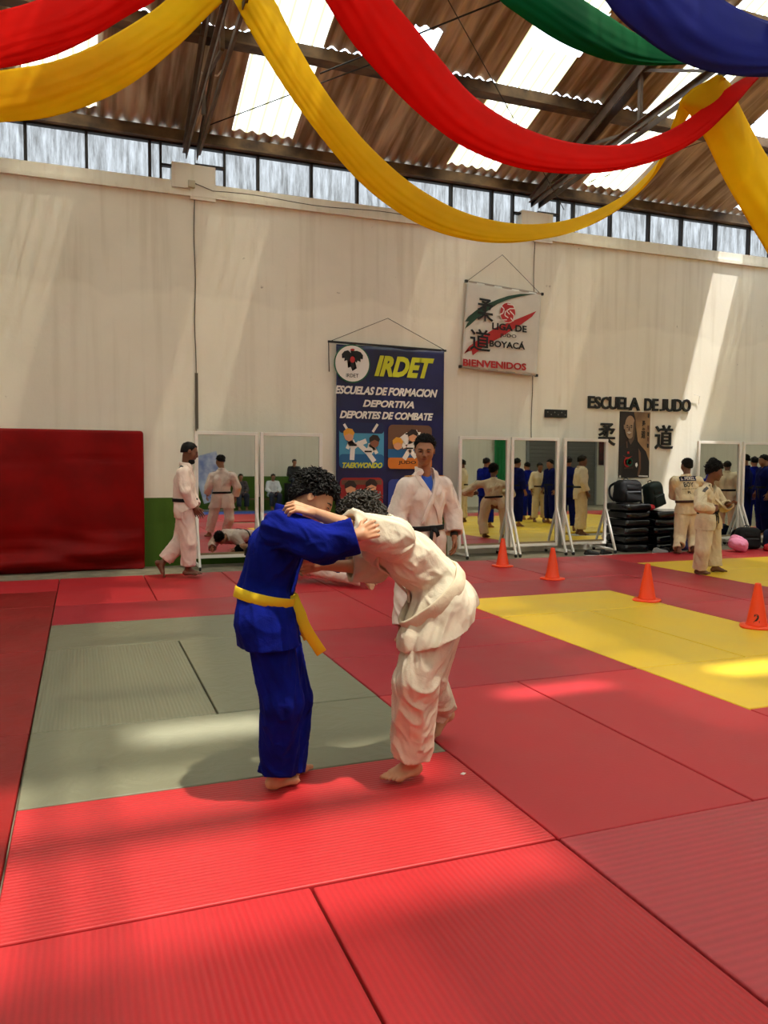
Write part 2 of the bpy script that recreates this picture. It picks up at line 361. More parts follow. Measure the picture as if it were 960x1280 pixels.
# newly fitted clear sheet where the sun reaches the wall
P = [[(11.60+i*.022, y, roof_z(y)+.02+corr(11.60+i*.022)) for i in range(28)] for y in (7.45, 8.2, 9.0)]
V, Fc = grid_vf(P); struct(from_py('window_20', V, Fc, CLEAR, smooth=True))

HALF = bpy.data.materials.new('sun_dimming_sheet'); HALF.use_nodes = True  # unseen sheet added over the hole to dim the sun on the boys
_glaze(HALF, (.95, .92, .84, 1), .56, (.86, .82, .70, 1), stripes=(6, .5, .5))
P = [[(2.0+i*.022, y, roof_z(y)+.02+corr(2.0+i*.022)) for i in range(95)] for y in (-2.35, -1.6, -.9)]
V, Fc = grid_vf(P); struct(from_py('window_21', V, Fc, HALF, smooth=True))
# ------------------------------------------------------------------ roof timbers and trusses
def purlin(y, z, x0=X_L, x1=X_RT):
    o = MB().b2((x0, y-.05, z-.16), (x1, y+.05, z)).b2((x0, y-.10, z-.17), (x1, y+.10, z-.145)).build('roof_beam', BEAM_M)
    return o
ps = [(Y_W-.02, 6.13, 'eaves beam of stained timber resting above the dusty glazing')]
for k, y in enumerate((7.42, 5.67, 3.92, 2.17, .42)):
    ps.append((y, roof_z(y)-.03, ('first' if k == 0 else 'second' if k == 1 else 'third' if k == 2 else 'fourth' if k == 3 else 'fifth') + ' brown roof beam up the slope from the eaves beam'))
for y, z, lb in ps: tag(purlin(y, z), lb, 'roof beam')
for k, y in enumerate((-1.5, -3.2, -4.9, -6.6, -8.2)): tag(purlin(y, roof_z(y)-.03), 'brown roof beam on the slope behind the viewer, ' + ('nearest the ridge', 'next below the ridge', 'in the middle of the slope', 'second from the eaves', 'nearest the eaves')[k], 'roof beam')
TLAB = {1.81: 'dark steel roof truss left of centre, above the first junction box', 7.46: 'dark steel roof truss with webs at the right, above the white banner',
        13.1: 'dark steel roof truss beyond the right edge of the glazing', 18.8: 'dark steel roof truss near the right end wall', -3.85: 'dark steel roof truss near the left end wall'}
GREY_ST = mat('grey_truss_steel', (112, 92, 76), .55, .4, var=.4, var_scale=6)
for x in TRX:
    t = empty('roof_truss', (x, Y_W, 5.6), 0, TLAB[x], 'roof truss')
    def L(y, z): return Vector((0, y-Y_W, z-5.6))
    def chord(a, b, nm, w=.07):
        m_ = MB()
        for s in (-.075, .075):
            o = Vector((s, 0, 0)); m_.bar(a+o, b+o, .012, w).bar(a+o*1.35+Vector((0, 0, w/2)), b+o*1.35+Vector((0, 0, w/2)), .05, .01)
        m_.build(nm, GREY_ST, t)
    top = lambda y: roof_z(y) - .26
    bot = lambda y: 5.80 + (Y_W-y)*.085 if y > Y_R else 5.80 + (Y_W-Y_R)*.085 - (Y_R-y)*.085
    chord(L(Y_W, top(Y_W)-.05), L(Y_R, top(Y_R)), 'top_chord', .15); chord(L(Y_W, bot(Y_W)), L(Y_R, bot(Y_R)), 'bottom_chord', .08)
    chord(L(Y_R, top(Y_R)), L(Y_O, top(Y_O)), 'top_chord', .15); chord(L(Y_R, bot(Y_R)), L(Y_O, bot(Y_O)), 'bottom_chord', .08)
    yy = [Y_W-1.2-1.45*i for i in range(6)]
    for i, y in enumerate(yy):
        MB().bar(L(y, bot(y)), L(y, top(y)), .05, .05, up=(0, 1, 0)).build('web', GREY_ST, t)
        if i: MB().bar(L(yy[i-1], top(yy[i-1])), L(y, bot(y)), .035, .035, up=(1, 0, 0)).build('web', GREY_ST, t)
# ================================================================== judo mats
def mat_surface(name, rgb, rib=None, rough=.42, var=.10, wr=0, scale=14):
    """vinyl tatami: fine straw-weave ribs and the wear of feet"""
    m = bpy.data.materials.new(name); m.use_nodes = True; nt = m.node_tree; N = nt.nodes; L = nt.links; b = N['Principled BSDF']
    b.inputs['Roughness'].default_value = rough; b.inputs['Specular IOR Level'].default_value = .35
    g = N.new('ShaderNodeNewGeometry')
    n1 = N.new('ShaderNodeTexNoise'); n1.inputs['Scale'].default_value = 1.7; n1.inputs['Detail'].default_value = 7; n1.inputs['Roughness'].default_value = .6; L.new(g.outputs['Position'], n1.inputs['Vector'])
    r = N.new('ShaderNodeValToRGB'); c = lin(rgb); r.color_ramp.elements[0].position = .3; r.color_ramp.elements[1].position = .7
    r.color_ramp.elements[0].color = tuple(v*(1-var) for v in c[:3])+(1,); r.color_ramp.elements[1].color = c; L.new(n1.outputs[0], r.inputs[0])
    rr = N.new('ShaderNodeMapRange'); rr.inputs[3].default_value = rough-.1; rr.inputs[4].default_value = rough+.14; L.new(n1.outputs[0], rr.inputs[0]); L.new(rr.outputs[0], b.inputs['Roughness'])
    last = r.outputs[0]
    n2 = N.new('ShaderNodeTexNoise'); n2.inputs['Scale'].default_value = 5 if wr else 60; n2.inputs['Detail'].default_value = 3; n2.inputs['Distortion'].default_value = 1.5 if wr else 0
    L.new(g.outputs['Position'], n2.inputs['Vector'])
    bp = N.new('ShaderNodeBump'); bp.inputs['Strength'].default_value = .35 if wr else .12; bp.inputs['Distance'].default_value = .015 if wr else .004; L.new(n2.outputs[0], bp.inputs['Height'])
    if rib:
        w = N.new('ShaderNodeTexWave'); w.bands_direction = rib; w.inputs['Scale'].default_value = scale; w.inputs['Distortion'].default_value = .15; L.new(g.outputs['Position'], w.inputs['Vector'])
        b2 = N.new('ShaderNodeBump'); b2.inputs['Strength'].default_value = .5; b2.inputs['Distance'].default_value = .003
        L.new(w.outputs['Fac'], b2.inputs['Height']); L.new(bp.outputs[0], b2.inputs['Normal']); L.new(b2.outputs[0], b.inputs['Normal'])
        mx = N.new('ShaderNodeMixRGB'); mx.blend_type = 'MULTIPLY'; L.new(last, mx.inputs[1]); cr = N.new('ShaderNodeMapRange'); cr.inputs[3].default_value = .88; cr.inputs[4].default_value = 1.0
        L.new(w.outputs['Fac'], cr.inputs[0]); L.new(cr.outputs[0], mx.inputs[2]); mx.inputs[0].default_value = 1; last = mx.outputs[0]
    else: L.new(bp.outputs[0], b.inputs['Normal'])
    L.new(last, b.inputs['Base Color'])
    return m
R_X = mat_surface('red_vinyl_ribs_across', (192, 41, 47), 'X'); R_Y = mat_surface('red_vinyl_ribs_along', (198, 48, 52), 'Y')
P_Y = mat_surface('faded_pink_red_ribbed_vinyl', (188, 62, 70), 'Y', scale=9); RD = mat_surface('deep_red_vinyl', (146, 20, 20), None, .5, .25, 1)
RM = mat_surface('plain_red_vinyl', (190, 43, 51), None, .45, .12); G_ = mat_surface('grey_green_vinyl', (128, 126, 104), None, .38, .14, 1); G_X = mat_surface('grey_green_ribbed_vinyl', (132, 130, 108), 'X', .38, .12)
YE = mat_surface('yellow_vinyl', (232, 190, 44), None, .4, .1); BL = mat_surface('blue_vinyl', (40, 80, 170), None, .4); MG = mat_surface('muted_crimson_vinyl', (168, 38, 50), None, .42, .12)
MAT_LIST = [   # x0, x1, y0, y1, surface, label
 (0, 1, -2, 0, R_X, 'ribbed red judo mat at the lower left corner of the view'),
 (1, 2, -2, 0, R_X, 'nearest red judo mat, right of the long seam, at the bottom centre'),
 (2, 4, -1, 0, P_Y, 'faded pinkish ribbed mat at the lower right corner'),
 (2, 4, -2, -1, P_Y, 'faded pinkish mat just outside the lower right corner'),
 (0, 2, 0, 1, R_Y, 'bright red mat directly in front of the grey mats, under the fighters feet'),
 (2, 3, 0, 2, RM, 'red mat touching the raised back foot of the white clad fighter, right side'),
 (3, 4, 0, 2, RM, 'red mat between the pink light streak and the yellow mats'),
 (0, 2, 1, 2, G_, 'grey mat nearest to the viewer, beside the front red mat'),
 (0, 1, 2, 4, G_X, 'grey ribbed mat at the left with a scuffed corner'),
 (1, 2, 2, 4, G_, 'grey mat behind the blue clad fighter, right of the seam gap'),
 (0, 2, 4, 5, G_, 'farthest grey mat, darker strip at the back of the grey area'),
 (0, 2, 5, 6, MG, 'long red mat lying crosswise behind the grey mats'),
 (0, 1, 6, 8, RM, 'red mat in front of the crash pad end, left of the walking man'),
 (1, 2, 6, 8, RM, 'red mat under the walking man beside the left mirrors'),
 (2, 3, 6, 8, RM, 'red mat in front of the second left mirror'),
 (3, 4, 6, 8, RM, 'red mat under the two people wrestling on the floor'),
 (4, 5, 6, 8, RM, 'red mat behind the instructor near the mirrors'),
 (2, 3, 4, 6, RM, 'red mat between the grappling pair, further back left'),
 (3, 4, 4, 6, RM, 'red mat behind the white clad fighter, left of the yellow mats'),
 (2, 4, 3, 4, MG, 'crosswise red mat on which the instructor stands'),
 (2, 4, 2, 3, MG, 'crosswise dull red mat beside the near end of the grey mats'),
 (4, 6, 5, 6, MG, 'crosswise red mat at the far edge of the yellow strip'),
 (5, 6, 6, 8, RM, 'red mat under the cone nearest the mirrors'),
 (6, 7, 6, 8, MG, 'red mat in front of the third mirror of the middle group'),
 (7, 8, 6, 8, MG, 'red mat in front of the black stacked mats'),
 (4, 6, 4, 5, YE, 'farthest crosswise yellow mat of the middle strip'),
 (4, 5, 2, 4, YE, 'left long yellow mat of the middle strip'),
 (5, 6, 2, 4, YE, 'right long yellow mat beside the third cone'),
 (4, 6, 1, 2, YE, 'nearest crosswise yellow mat with a sunny patch'),
 (4, 5, -1, 1, RM, 'red mat just right of the yellow strip corner'),
 (5, 6, -1, 1, RM, 'red mat outside the right edge beside the yellow strip'),
 (6, 7, 4, 6, MG, 'muted crimson mat right of the third cone'),
 (7, 8, 4, 6, MG, 'muted crimson mat along the far yellow area'),
 (6, 7, 2, 4, MG, 'muted crimson mat under the nearest cone at the right edge'),
 (7, 8, 2, 4, MG, 'muted crimson mat beyond the nearest cone'),
 (8, 10, 6, 7, YE, 'yellow mat under the young man in beige at the right'),
 (10, 12, 6, 7, YE, 'yellow mat in front of the bags at the right edge'),
 (8, 10, 5, 6, YE, 'second row yellow mat in front of the beige clad youth'),
 (8, 10, 7, 8, RM, 'pinkish red mat before the man with lettering on his back'),
 (10, 12, 7, 8, RM, 'pinkish red mat strip before the bags at the right'),
 (-2, 0, 7, 8, RM, 'red mat strip before the crash pad at the left edge'),
 (-2, 0, 6, 7, RD, 'dark red mat at the left edge, first row from the crash pad'),
 (-2, 0, 4, 6, RD, 'dark red mat at the left edge, second row from the crash pad'),
 (-2, 0, 2, 4, RD, 'dark red mat at the left edge beside the ribbed grey mat'),
 (-2, 0, 0, 2, RD, 'dark red mat at the left edge beside the nearest grey mat'),
]
def rounded_slab(x0, x1, y0, y1, g=.004, h=.04, dz=0):
    b = MB(); b.box(((x0+x1)/2, (y0+y1)/2, -h/2+dz), (x1-x0-2*g, y1-y0-2*g, h), bevel=.008, seg=3); return b
_c = 0
for x0, x1, y0, y1, m, lb in MAT_LIST:
    _c += 1; dz = .0015*math.sin(_c*2.7)
    o = rounded_slab(x0, x1, y0, y1, .0035 + .002*abs(math.sin(_c)), .04, dz).build('judo_mat', m, None, True)
    mo = o.modifiers.new('wn', 'WEIGHTED_NORMAL'); tag(o, lb, 'judo mat', 'judo mats covering the floor')
# mats that are only seen in the mirrors: one long mat, copied
def rep(proto, spots, lb, grp):
    for x, y in spots:
        o = proto.copy(); COL.objects.link(o); o.location = (x, y, 0); tag(o, lb, 'judo mat', grp)
def fill(m, xs_, ys_, lb, grp):
    p = rounded_slab(0, 2, 0, 1).build('judo_mat', m, None, True); p.location = (xs_[0], ys_[0], 0); tag(p, lb, 'judo mat', grp)
    rep(p, [(x, y) for x in xs_ for y in ys_ if (x, y) != (xs_[0], ys_[0])], lb, grp)
fill(YE, range(8, 16, 2), range(-2, 5), 'yellow mat of the large field seen in the middle mirrors', 'yellow mats of the field seen in the mirrors')
fill(RM, range(6, 22, 2), (-4, -3), 'red mat beyond the yellow field seen in the mirrors', 'red mats seen in the mirrors')
fill(RM, range(0, 6, 2), (-4, -3), 'red mat behind the viewer seen in the left mirrors', 'red mats seen in the left mirrors')
fill(BL, range(0, 8, 2), (-8, -7), 'blue mat by the opposite wall seen in the left mirrors', 'blue mats by the opposite wall')
fill(RM, range(0, 8, 2), (-6, -5), 'red mat between the blue mats and the viewer, seen in the left mirrors', 'red mats by the opposite wall')
fill(RM, (12, 14, 16), (5, 6, 7), 'red mat beyond the right edge of the view', 'red mats beyond the right edge')
fill(RM, (6,), (-2, -1, 0, 1), 'red mat between the cones and the yellow field', 'red mats between cones and yellow field')
o = rounded_slab(0, 0.5, 0, .05).bm.free()

# ------------------------------------------------------------------ cones
ORANGE = mat('orange_cone_plastic', (255, 72, 14), .35, .5, sheen=0)
def make_cone():
    t = empty('traffic_cone')
    b = MB(); b.lathe([(.098, .022), (.095, .03), (.088, .045), (.028, .385), (.024, .40), (.014, .402), (.012, .30)], n=40)
    b.build('cone_body', ORANGE, t, True)
    b = MB(); n = 40; prof = [(1.0, 0), (1.0, .010), (.96, .018), (.70, .024)]
    rings = [[(k*.142*(abs(math.cos(a))**3+abs(math.sin(a))**3)**(-1/3)*math.cos(a), k*.142*(abs(math.cos(a))**3+abs(math.sin(a))**3)**(-1/3)*math.sin(a), z) for a in [2*math.pi*i/n for i in range(n)]] for k, z in prof]
    V = [p for r in rings for p in r]; Fc = [(i*n+j, i*n+(j+1) % n, (i+1)*n+(j+1) % n, (i+1)*n+j) for i in range(3) for j in range(n)] + [tuple(range(3*n, 4*n)), tuple(range(n))[::-1]]
    b.vf(V, Fc).build('base', ORANGE, t, True)
    return t
c0 = make_cone()
for i, (x, y, lb) in enumerate([(5.88, 7.28, 'orange cone farthest away, in front of the mirrors'), (5.86, 5.97, 'second farthest orange cone, before the third mirror of the middle group'),
                               (5.95, 4.28, 'orange cone at the corner of the yellow mats'), (5.96, 2.81, 'nearest orange cone with a black mark, at the right edge')]):
    c = c0 if i == 0 else copy_tree(c0)
    c.location = (x, y, .001); c.rotation_euler.z = .3*i; tag(c, lb, 'cone', 'orange cones in a row')
    last = c
BLK = mat('black_print', (14, 13, 14), .6)
b = MB()
for k in range(10):   # painted number on the nearest cone
    pass
me = text_mesh('2', .03, 0, 0)
co = np.array([v.co[:] for v in me.vertices]); co = (co-co.min(0))/(co.max(0)-co.min(0)+1e-9)
V = []
for u in co:
    zz_ = .055 + .075*u[1]; rr_ = .088 - .06*(zz_-.045)/.34 + .0012; a = math.radians(222) + (u[0]-.5)*.6; V.append((rr_*math.cos(a), rr_*math.sin(a), zz_))
for v, p in zip(me.vertices, V): v.co = p
k = link('number', me, BLK, last); k.rotation_euler.z = -last.rotation_euler.z

# ------------------------------------------------------------------ crash pad against the wall
def crash_pad():
    m = mat('red_vinyl_pad', (142, 2, 2), .55, .15, var=.25, var_scale=2.5)
    w, h, d = 3.3, 1.93, .25; x1 = 1.09; nx_, nz = 70, 44; V = []; idx = {}
    bm = bmesh.new(); r = bmesh.ops.create_cube(bm, size=1); bmesh.ops.transform(bm, matrix=Matrix.Translation((x1-w/2, 9.02, h/2-.035)) @ Matrix.Diagonal((w, d, h, 1)), verts=r['verts'])
    bmesh.ops.bevel(bm, geom=bm.edges[:], offset=.045, segments=4, affect='EDGES', profile=.5)
    bmesh.ops.subdivide_edges(bm, edges=[e for e in bm.edges if e.calc_length() > .5], cuts=36, use_grid_fill=True)
    for v in bm.verts:
        x, y, z = v.co
        if y < 9.0:
            u = (x1-x)/w; lo = max(0, 1-z/.62)
            fold = .035*lo*math.sin(9*z+5*u+2*math.sin(4*u)) + .02*lo*math.sin(26*z - 7*u + 1.5*math.sin(11*u)) - .05*lo*math.exp(-((z-.28+.10*u*3)/.09)**2)
            v.co.y += fold*1.7 + .012*math.sin(7*x+3*z) - .03*math.sin(math.pi*min(1, max(0, u)))*math.sin(math.pi*min(1, z/h))
            if .45 < z: v.co.y += .012*math.exp(-((z-1.48-.02*math.sin(3*x))/.02)**2)
        v.co.z -= .03*(x1-x)/w*0
    me = bpy.data.meshes.new('crash_mat'); bm.to_mesh(me); bm.free()
    o = link('crash_mat', me, m, None, True); tag(o, 'tall dark red crash mat leaning upright against the wall at the left', 'crash mat')
crash_pad()

# ------------------------------------------------------------------ mirrors on wheeled white frames
WHITE_P = mat('white_frame_paint', (244, 238, 230), .4, .4, var=.04)
SILVER = mat('mirror_silver', (222, 226, 222), .015, .5, metal=1)
RUB = mat('black_rubber', (22, 22, 22), .6)
def mirror(x0, x1, y, lb, h=1.90, zb=.10, rz=0, legs=(1, 1), tilt=0.008):
    t = empty('standing_mirror', ((x0+x1)/2, y, -.04), rz, lb, 'mirror', 'framed mirrors standing along the wall')
    w = (x1-x0)/2; s = .048; top = h+.04; bz = zb+.04
    b = MB(); b.b2((-w, -.02, bz), (-w+s, .02, top)).b2((w-s, -.02, bz), (w, .02, top)).b2((-w+s, -.02, top-s), (w-s, .02, top)).b2((-w+s, -.02, bz), (w-s, .02, bz+s))
    f = b.build('frame', WHITE_P, t); bv = f.modifiers.new('b', 'BEVEL'); bv.width = .004; bv.segments = 2
    V = [(-w+s, -.004, bz+s+.03), (w-s, -.004, bz+s+.03), (w-s, -.004+tilt*1.7, top-s), (-w+s, -.004+tilt*1.7, top-s)]
    V += [(x, .015, z) for x, _, z in V]
    from_py('mirror_glass', V, [(0, 1, 2, 3), (7, 6, 5, 4), (0, 4, 5, 1), (1, 5, 6, 2), (2, 6, 7, 3), (3, 7, 4, 0)], SILVER, t)
    MB().b2((-w+s, -.018, bz+s), (w-s, .018, bz+s+.03)).build('bottom_trim', mat('raw_wood_trim', (150, 128, 96), .7), t)
    for sgn, on in zip((-1, 1), legs):
        if not on: continue
        x = sgn*(w-.02)
        for q in (-1, 1):
            MB().bar((x, 0, .78), (x, q*.30, .05), .035, .03, up=(1, 0, 0)).build('leg', WHITE_P, t)
            wh = MB(); wh.bm; wh.tube([(x-.012, q*.30, .03), (x+.012, q*.30, .03)], .03, 16).build('foot', RUB, t)
        MB().bar((x, -.3, .065), (x, .3, .065), .03, .03, up=(1, 0, 0)).build('base_rail', WHITE_P, t)
    return t
mirror(1.76, 2.66, 8.72, 'white framed mirror left of the pair beside the walking man, reflecting a man from behind')
mirror(2.69, 3.62, 8.72, 'white framed mirror right of the left pair, beside the blue poster')
mirror(5.88, 6.79, 8.72, 'white framed mirror just right of the blue poster, first of the middle three')
mirror(6.83, 7.74, 8.72, 'white framed mirror in the centre of the middle three, over the second cone')
mirror(7.84, 8.72, 8.72, 'white framed mirror next to the black stacked mats, third of the middle three')
mirror(10.68, 11.69, 8.72, 'white framed mirror behind the two men at the right')
mirror(11.74, 12.7, 8.72, 'white framed mirror cut by the right edge, above the bags')

# ------------------------------------------------------------------ hanging banners
def W2(x, y, Y=9.06): p = WL(x, y, Y); return (p[0], p[2])
def banner_cloth(x0, x1, z0, z1, y, m, parent, name='cloth', wav=.006, slant=0):
    P = []
    for j in range(41):
        z = z1 + (z0-z1)*j/40; row = []
        for i in range(61):
            u = i/60; x = x0+(x1-x0)*u
            row.append((x, y + wav*math.sin(22*u+3*j/40)*(.3+.7*j/40) + wav*.6*math.sin(9*(u-.5)*(1+j/20)), z - slant*u))
        P.append(row)
    V, Fc = grid_vf(P); o = from_py(name, V, Fc, m, parent, True); s = o.modifiers.new('s', 'SOLIDIFY'); s.thickness = .003; return o
NAVY = mat('navy_print', (22, 24, 92), .35, .5, rgb2=(14, 14, 58), var_scale=1.6)
WHT = mat('white_print', (238, 232, 226), .5); YEL = mat('yellow_green_print', (206, 208, 40), .5); GRN = mat('green_print', (20, 92, 60), .5); REDP = mat('red_print', (186, 26, 30), .5)
def B(x, y): return W2(x, y, 9.05)
bn = empty('hanging_poster', (4.86, 9.08, .45), 0, 'tall navy blue poster with yellow IRDET heading behind the instructor', 'banner')
def par(o, e): o.parent = e; o.matrix_parent_inverse = Matrix.Translation(e.location).inverted(); return o
class PE:
    """lets shapes given in room coordinates hang under an empty"""
    def __init__(s, e): s.e = e
def P_(o, e):
    o.matrix_parent_inverse = (Matrix.Translation(e.location) @ Matrix.Rotation(e.rotation_euler.z, 4, 'Z')).inverted(); return o
P_(banner_cloth(3.95, 5.77, .42, 3.28, 9.075, NAVY, bn), bn)
P_(MB().bar((3.82, 9.085, 3.315), (5.81, 9.085, 3.285), .03, .03).build('rod', mat('dark_rod', (30, 26, 30), .5), bn), bn)
P_(MB().tube([(3.83, 9.09, 3.31), (4.81, 9.12, 3.74), (5.80, 9.09, 3.29)], .005, 6).tube([(3.83, 9.09, 3.31), (3.835, 9.09, 3.05), (3.84, 9.09, 2.86)], .007, 6).build('cord', mat('dark_cord', (60, 50, 42), .8), bn), bn)
yb = 9.056
cx, cz = B(440.4, 454.5)
def add(o): return P_(o, bn)
add(poly('emblem', ellip(cx, cz, .295, .295, 40), yb, GRN, bn)); add(poly('emblem', ellip(cx, cz, .275, .275, 40), yb-.004, WHT, bn))
def star(cx, cz, pts, k): return [(cx+x*k, cz+z*k) for x, z in pts]
eagle = [(0, .62), (.12, .60), (.1, .45), (.3, .62), (.55, .55), (.72, .35), (.6, .3), (.7, .1), (.52, .12), (.55, -.08), (.35, .0), (.3, -.15), (.14, -.02), (.12, -.3), (.3, -.5), (.1, -.42), (0, -.68)]
eagle = eagle + [(-x, z) for x, z in eagle[-2:0:-1]]
add(poly('emblem', star(cx, cz+.05, eagle, .24), yb-.008, BLK, bn)); add(poly('emblem', ellip(cx, cz+.06, .04, .05, 14), yb-.013, REDP, bn)); add(poly('emblem', ellip(cx, cz+.21, .035, .018, 14), yb-.012, REDP, bn))
add(txt('emblem_lettering', 'IRDET', ((cx-.10, cz-.21), (cx+.10, cz-.155)), yb-.008, BLK, bn, 0))
def T(s, x0, y0, x1, y1, m, sh=.3, off=.03, nm='lettering', sp=1.0, dr=.02):
    a = B(x0, y1); t_ = B(x0, y0); c = (B(x1, y1)[0], t_[1]); add(txt(nm, s, (a, c, 0), yb-.004, m, bn, off, sh, .004, sp))
T('IRDET', 468, 444, 542.5, 470, YEL, .35, .05, dr=-.02)
T('ESCUELAS DE FORMACION', 418.5, 481.5, 547, 492, WHT, .3, .04, sp=.95, dr=0)
T('DEPORTIVA', 453.5, 499.5, 517.5, 508.5, WHT, .3, .04); T('DEPORTES DE COMBATE', 424.5, 513, 541.5, 522.7, WHT, .3, .04, sp=.95, dr=0)
def rrect(x0, z0, x1, z1, r=.08):
    o = []
    for cxx, czz, a0 in ((x1-r, z1-r, 0), (x0+r, z1-r, 90), (x0+r, z0+r, 180), (x1-r, z0+r, 270)):
        for k in range(7): a = math.radians(a0+15*k); o.append((cxx+r*math.cos(a), czz+r*math.sin(a)))
    return o
SKYB = mat('light_blue_print', (70, 150, 190), .5); TEAL = mat('blue_floor_print', (24, 96, 150), .5); BRN = mat('brown_print', (110, 74, 54), .5); ORG = mat('orange_print', (214, 120, 34), .5)
SKIN_P = mat('skin_print', (222, 160, 120), .5); DKR = mat('deep_red_print', (150, 22, 24), .5); BLOND = mat('blond_print', (226, 160, 50), .5); HAIRP = mat('dark_hair_print', (40, 26, 22), .5)
def panel(x0, y0, x1, y1, m): a = B(x0, y1); c = B(x1, y0); add(poly('picture', rrect(a[0], a[1], c[0], c[1]), yb, m, bn, .003)); return a, c
def stick(pts, w, m, lay):
    """a printed limb: a thick polyline"""
    b = MB()
    for p, q in zip(pts, pts[1:]): b.bar((p[0], lay, p[1]), (q[0], lay, q[1]), w, .003, up=(0, 1, 0))
    add(b.build('figure', m, bn))
def cell(x, y): return B(x, y)
def kid(pix, hair, lay, s=1.0, skin=SKIN_P):
    """printed child in a white suit; pix: head, neck, hip, hands, feet in photo pixels"""
    q = {k: cell(*v) for k, v in pix.items()}
    for f in ('f1', 'f2'): stick([q['hip'], q[f]], .075*s, WHT, lay)
    for h_ in ('h1', 'h2'): stick([q['neck'], q[h_]], .055*s, WHT, lay-.003)
    stick([q['neck'], q['hip']], .12*s, WHT, lay-.003); stick([(q['hip'][0]-.06*s, q['hip'][1]+.02), (q['hip'][0]+.06*s, q['hip'][1]+.02)], .025, BLK, lay-.006)
    add(poly('figure', ellip(q['head'][0], q['head'][1], .075*s, .08*s, 16), lay-.006, skin, bn, .003)); hx, hz = q['head']
    add(poly('figure', [(hx-.085*s, hz-.0), (hx-.09*s, hz+.07*s), (hx-.03*s, hz+.12*s), (hx+.05*s, hz+.11*s), (hx+.09*s, hz+.05*s), (hx+.07*s, hz+.01), (hx, hz+.04*s)], lay-.010, hair, bn, .003))
panel(424, 529, 480, 585, SKYB); a = B(424, 585); c = B(480, 568); add(poly('picture', rrect(a[0], a[1], c[0], c[1], .06), yb-.0035, TEAL, bn, .002)); a = B(424, 541); c = B(480, 529)
add(poly('picture', rrect(a[0], a[1], c[0], c[1], .05), yb-.0035, mat('dark_blue_print', (20, 34, 84), .5), bn, .002))
for x in (430, 466): p1 = B(x, 530); p2 = B(x+6, 540); stick([p1, p2] if x < 450 else [(p2[0], p1[1]), (p1[0], p2[1])], .04, WHT, yb-.006)
kid(dict(head=(436, 545), neck=(438, 551), hip=(441, 558), h1=(434, 561), h2=(445, 560), f1=(440, 575), f2=(458, 551)), BLOND, yb-.006)
kid(dict(head=(468, 553), neck=(466, 558), hip=(460, 566), h1=(460, 556), h2=(471, 567), f1=(468, 577), f2=(446, 553)), HAIRP, yb-.008, 1, mat('brown_skin_print', (140, 88, 62), .5))
T('TAEKWONDO', 428, 578, 478, 585, YEL, .3, .04)
panel(485, 532, 540, 586, BRN); a = B(485, 586); c = B(540, 572); add(poly('picture', rrect(a[0], a[1], c[0], c[1], .06), yb-.0035, ORG, bn, .002)); a = B(485, 572); c = B(540, 562); add(poly('picture', [(a[0], a[1]), (c[0], a[1]), (c[0], c[1]), (a[0], c[1])], yb-.0038, TEAL, bn, .002))
kid(dict(head=(516, 546), neck=(515, 552), hip=(512, 562), h1=(506, 554), h2=(524, 542), f1=(505, 574), f2=(520, 572)), HAIRP, yb-.008)
kid(dict(head=(497, 556), neck=(502, 551), hip=(511, 544), h1=(500, 560), h2=(506, 560), f1=(522, 540), f2=(526, 543)), BLOND, yb-.006)
T('JUDO', 498, 576, 520, 581, BLK, 0, .02)
panel(425, 597, 479, 652, DKR); panel(485, 599, 540, 654, mat('blue_picture_print', (40, 60, 140), .5))
a = B(427, 606); c = B(477, 600); add(poly('picture', [(a[0], a[1]), (c[0], a[1]), (c[0], c[1]), (a[0], c[1])], yb-.0035, BRN, bn, .002))
kid(dict(head=(438, 611), neck=(438, 618), hip=(437, 634), h1=(452, 613), h2=(448, 622), f1=(432, 648), f2=(444, 648)), HAIRP, yb-.006, 1.1)
kid(dict(head=(464, 609), neck=(465, 617), hip=(467, 634), h1=(449, 617), h2=(452, 624), f1=(461, 648), f2=(472, 648)), HAIRP, yb-.008, 1.1)

# white welcome banner
lg = empty('welcome_banner', (6.88, 9.1, 3.0), 0, 'white square banner with red and green brush strokes reading BIENVENIDOS', 'banner')
OFFW = mat('white_banner_vinyl', (226, 220, 210), .45, .4, var=.06)
bn_keep = bn; bn = lg
LC = [B(585, 351), B(678, 367), B(671, 469), B(577.5, 458)]
def Q(u, v):
    """banner coordinates: u to the right, v down"""
    a = np.array(LC[0])*(1-u)+np.array(LC[1])*u; b_ = np.array(LC[3])*(1-u)+np.array(LC[2])*u; return tuple(a*(1-v)+b_*v)
P = [[(*[Q(i/30, j/30)[0]], 9.075+.006*math.sin(i*.9+j*.1), Q(i/30, j/30)[1]) for i in range(31)] for j in range(31)]
V, Fc = grid_vf(P); o = from_py('cloth', V, Fc, OFFW, lg, True); P_(o, lg); o.modifiers.new('s', 'SOLIDIFY').thickness = .003
b = MB()
for v in (0, 1):
    p, q = Q(-.01, v), Q(1.01, v); P_(MB().bar((p[0], 9.085, p[1]), (q[0], 9.085, q[1]), .028, .028).build('rod', mat('grey_white_rod', (170, 160, 148), .5), lg), lg)
for u, v in ((-.01, 0), (1.01, 0), (-.01, 1), (1.01, 1)): p = Q(u, v); P_(MB().box((p[0], 9.085, p[1]), (.05, .04, .045), bevel=.006).build('end_cap', mat('black_plastic', (20, 18, 18), .5), lg), lg)
p, q = Q(0, 0), Q(1, 0); ax, az = B(631, 317)
P_(MB().tube([(p[0], 9.1, p[1]), (ax, 9.13, az), (q[0], 9.1, q[1])], .004, 6).build('cord', mat('dark_cord', (60, 50, 42), .8), lg), lg)
def LQ(pts): return [Q((x-165)/650, (y-145-(x-165)*.155)/730) for x, y in pts]   # from a 960 wide close view of the banner
yl = 9.062
DG = mat('dark_green_print', (26, 66, 46), .5)
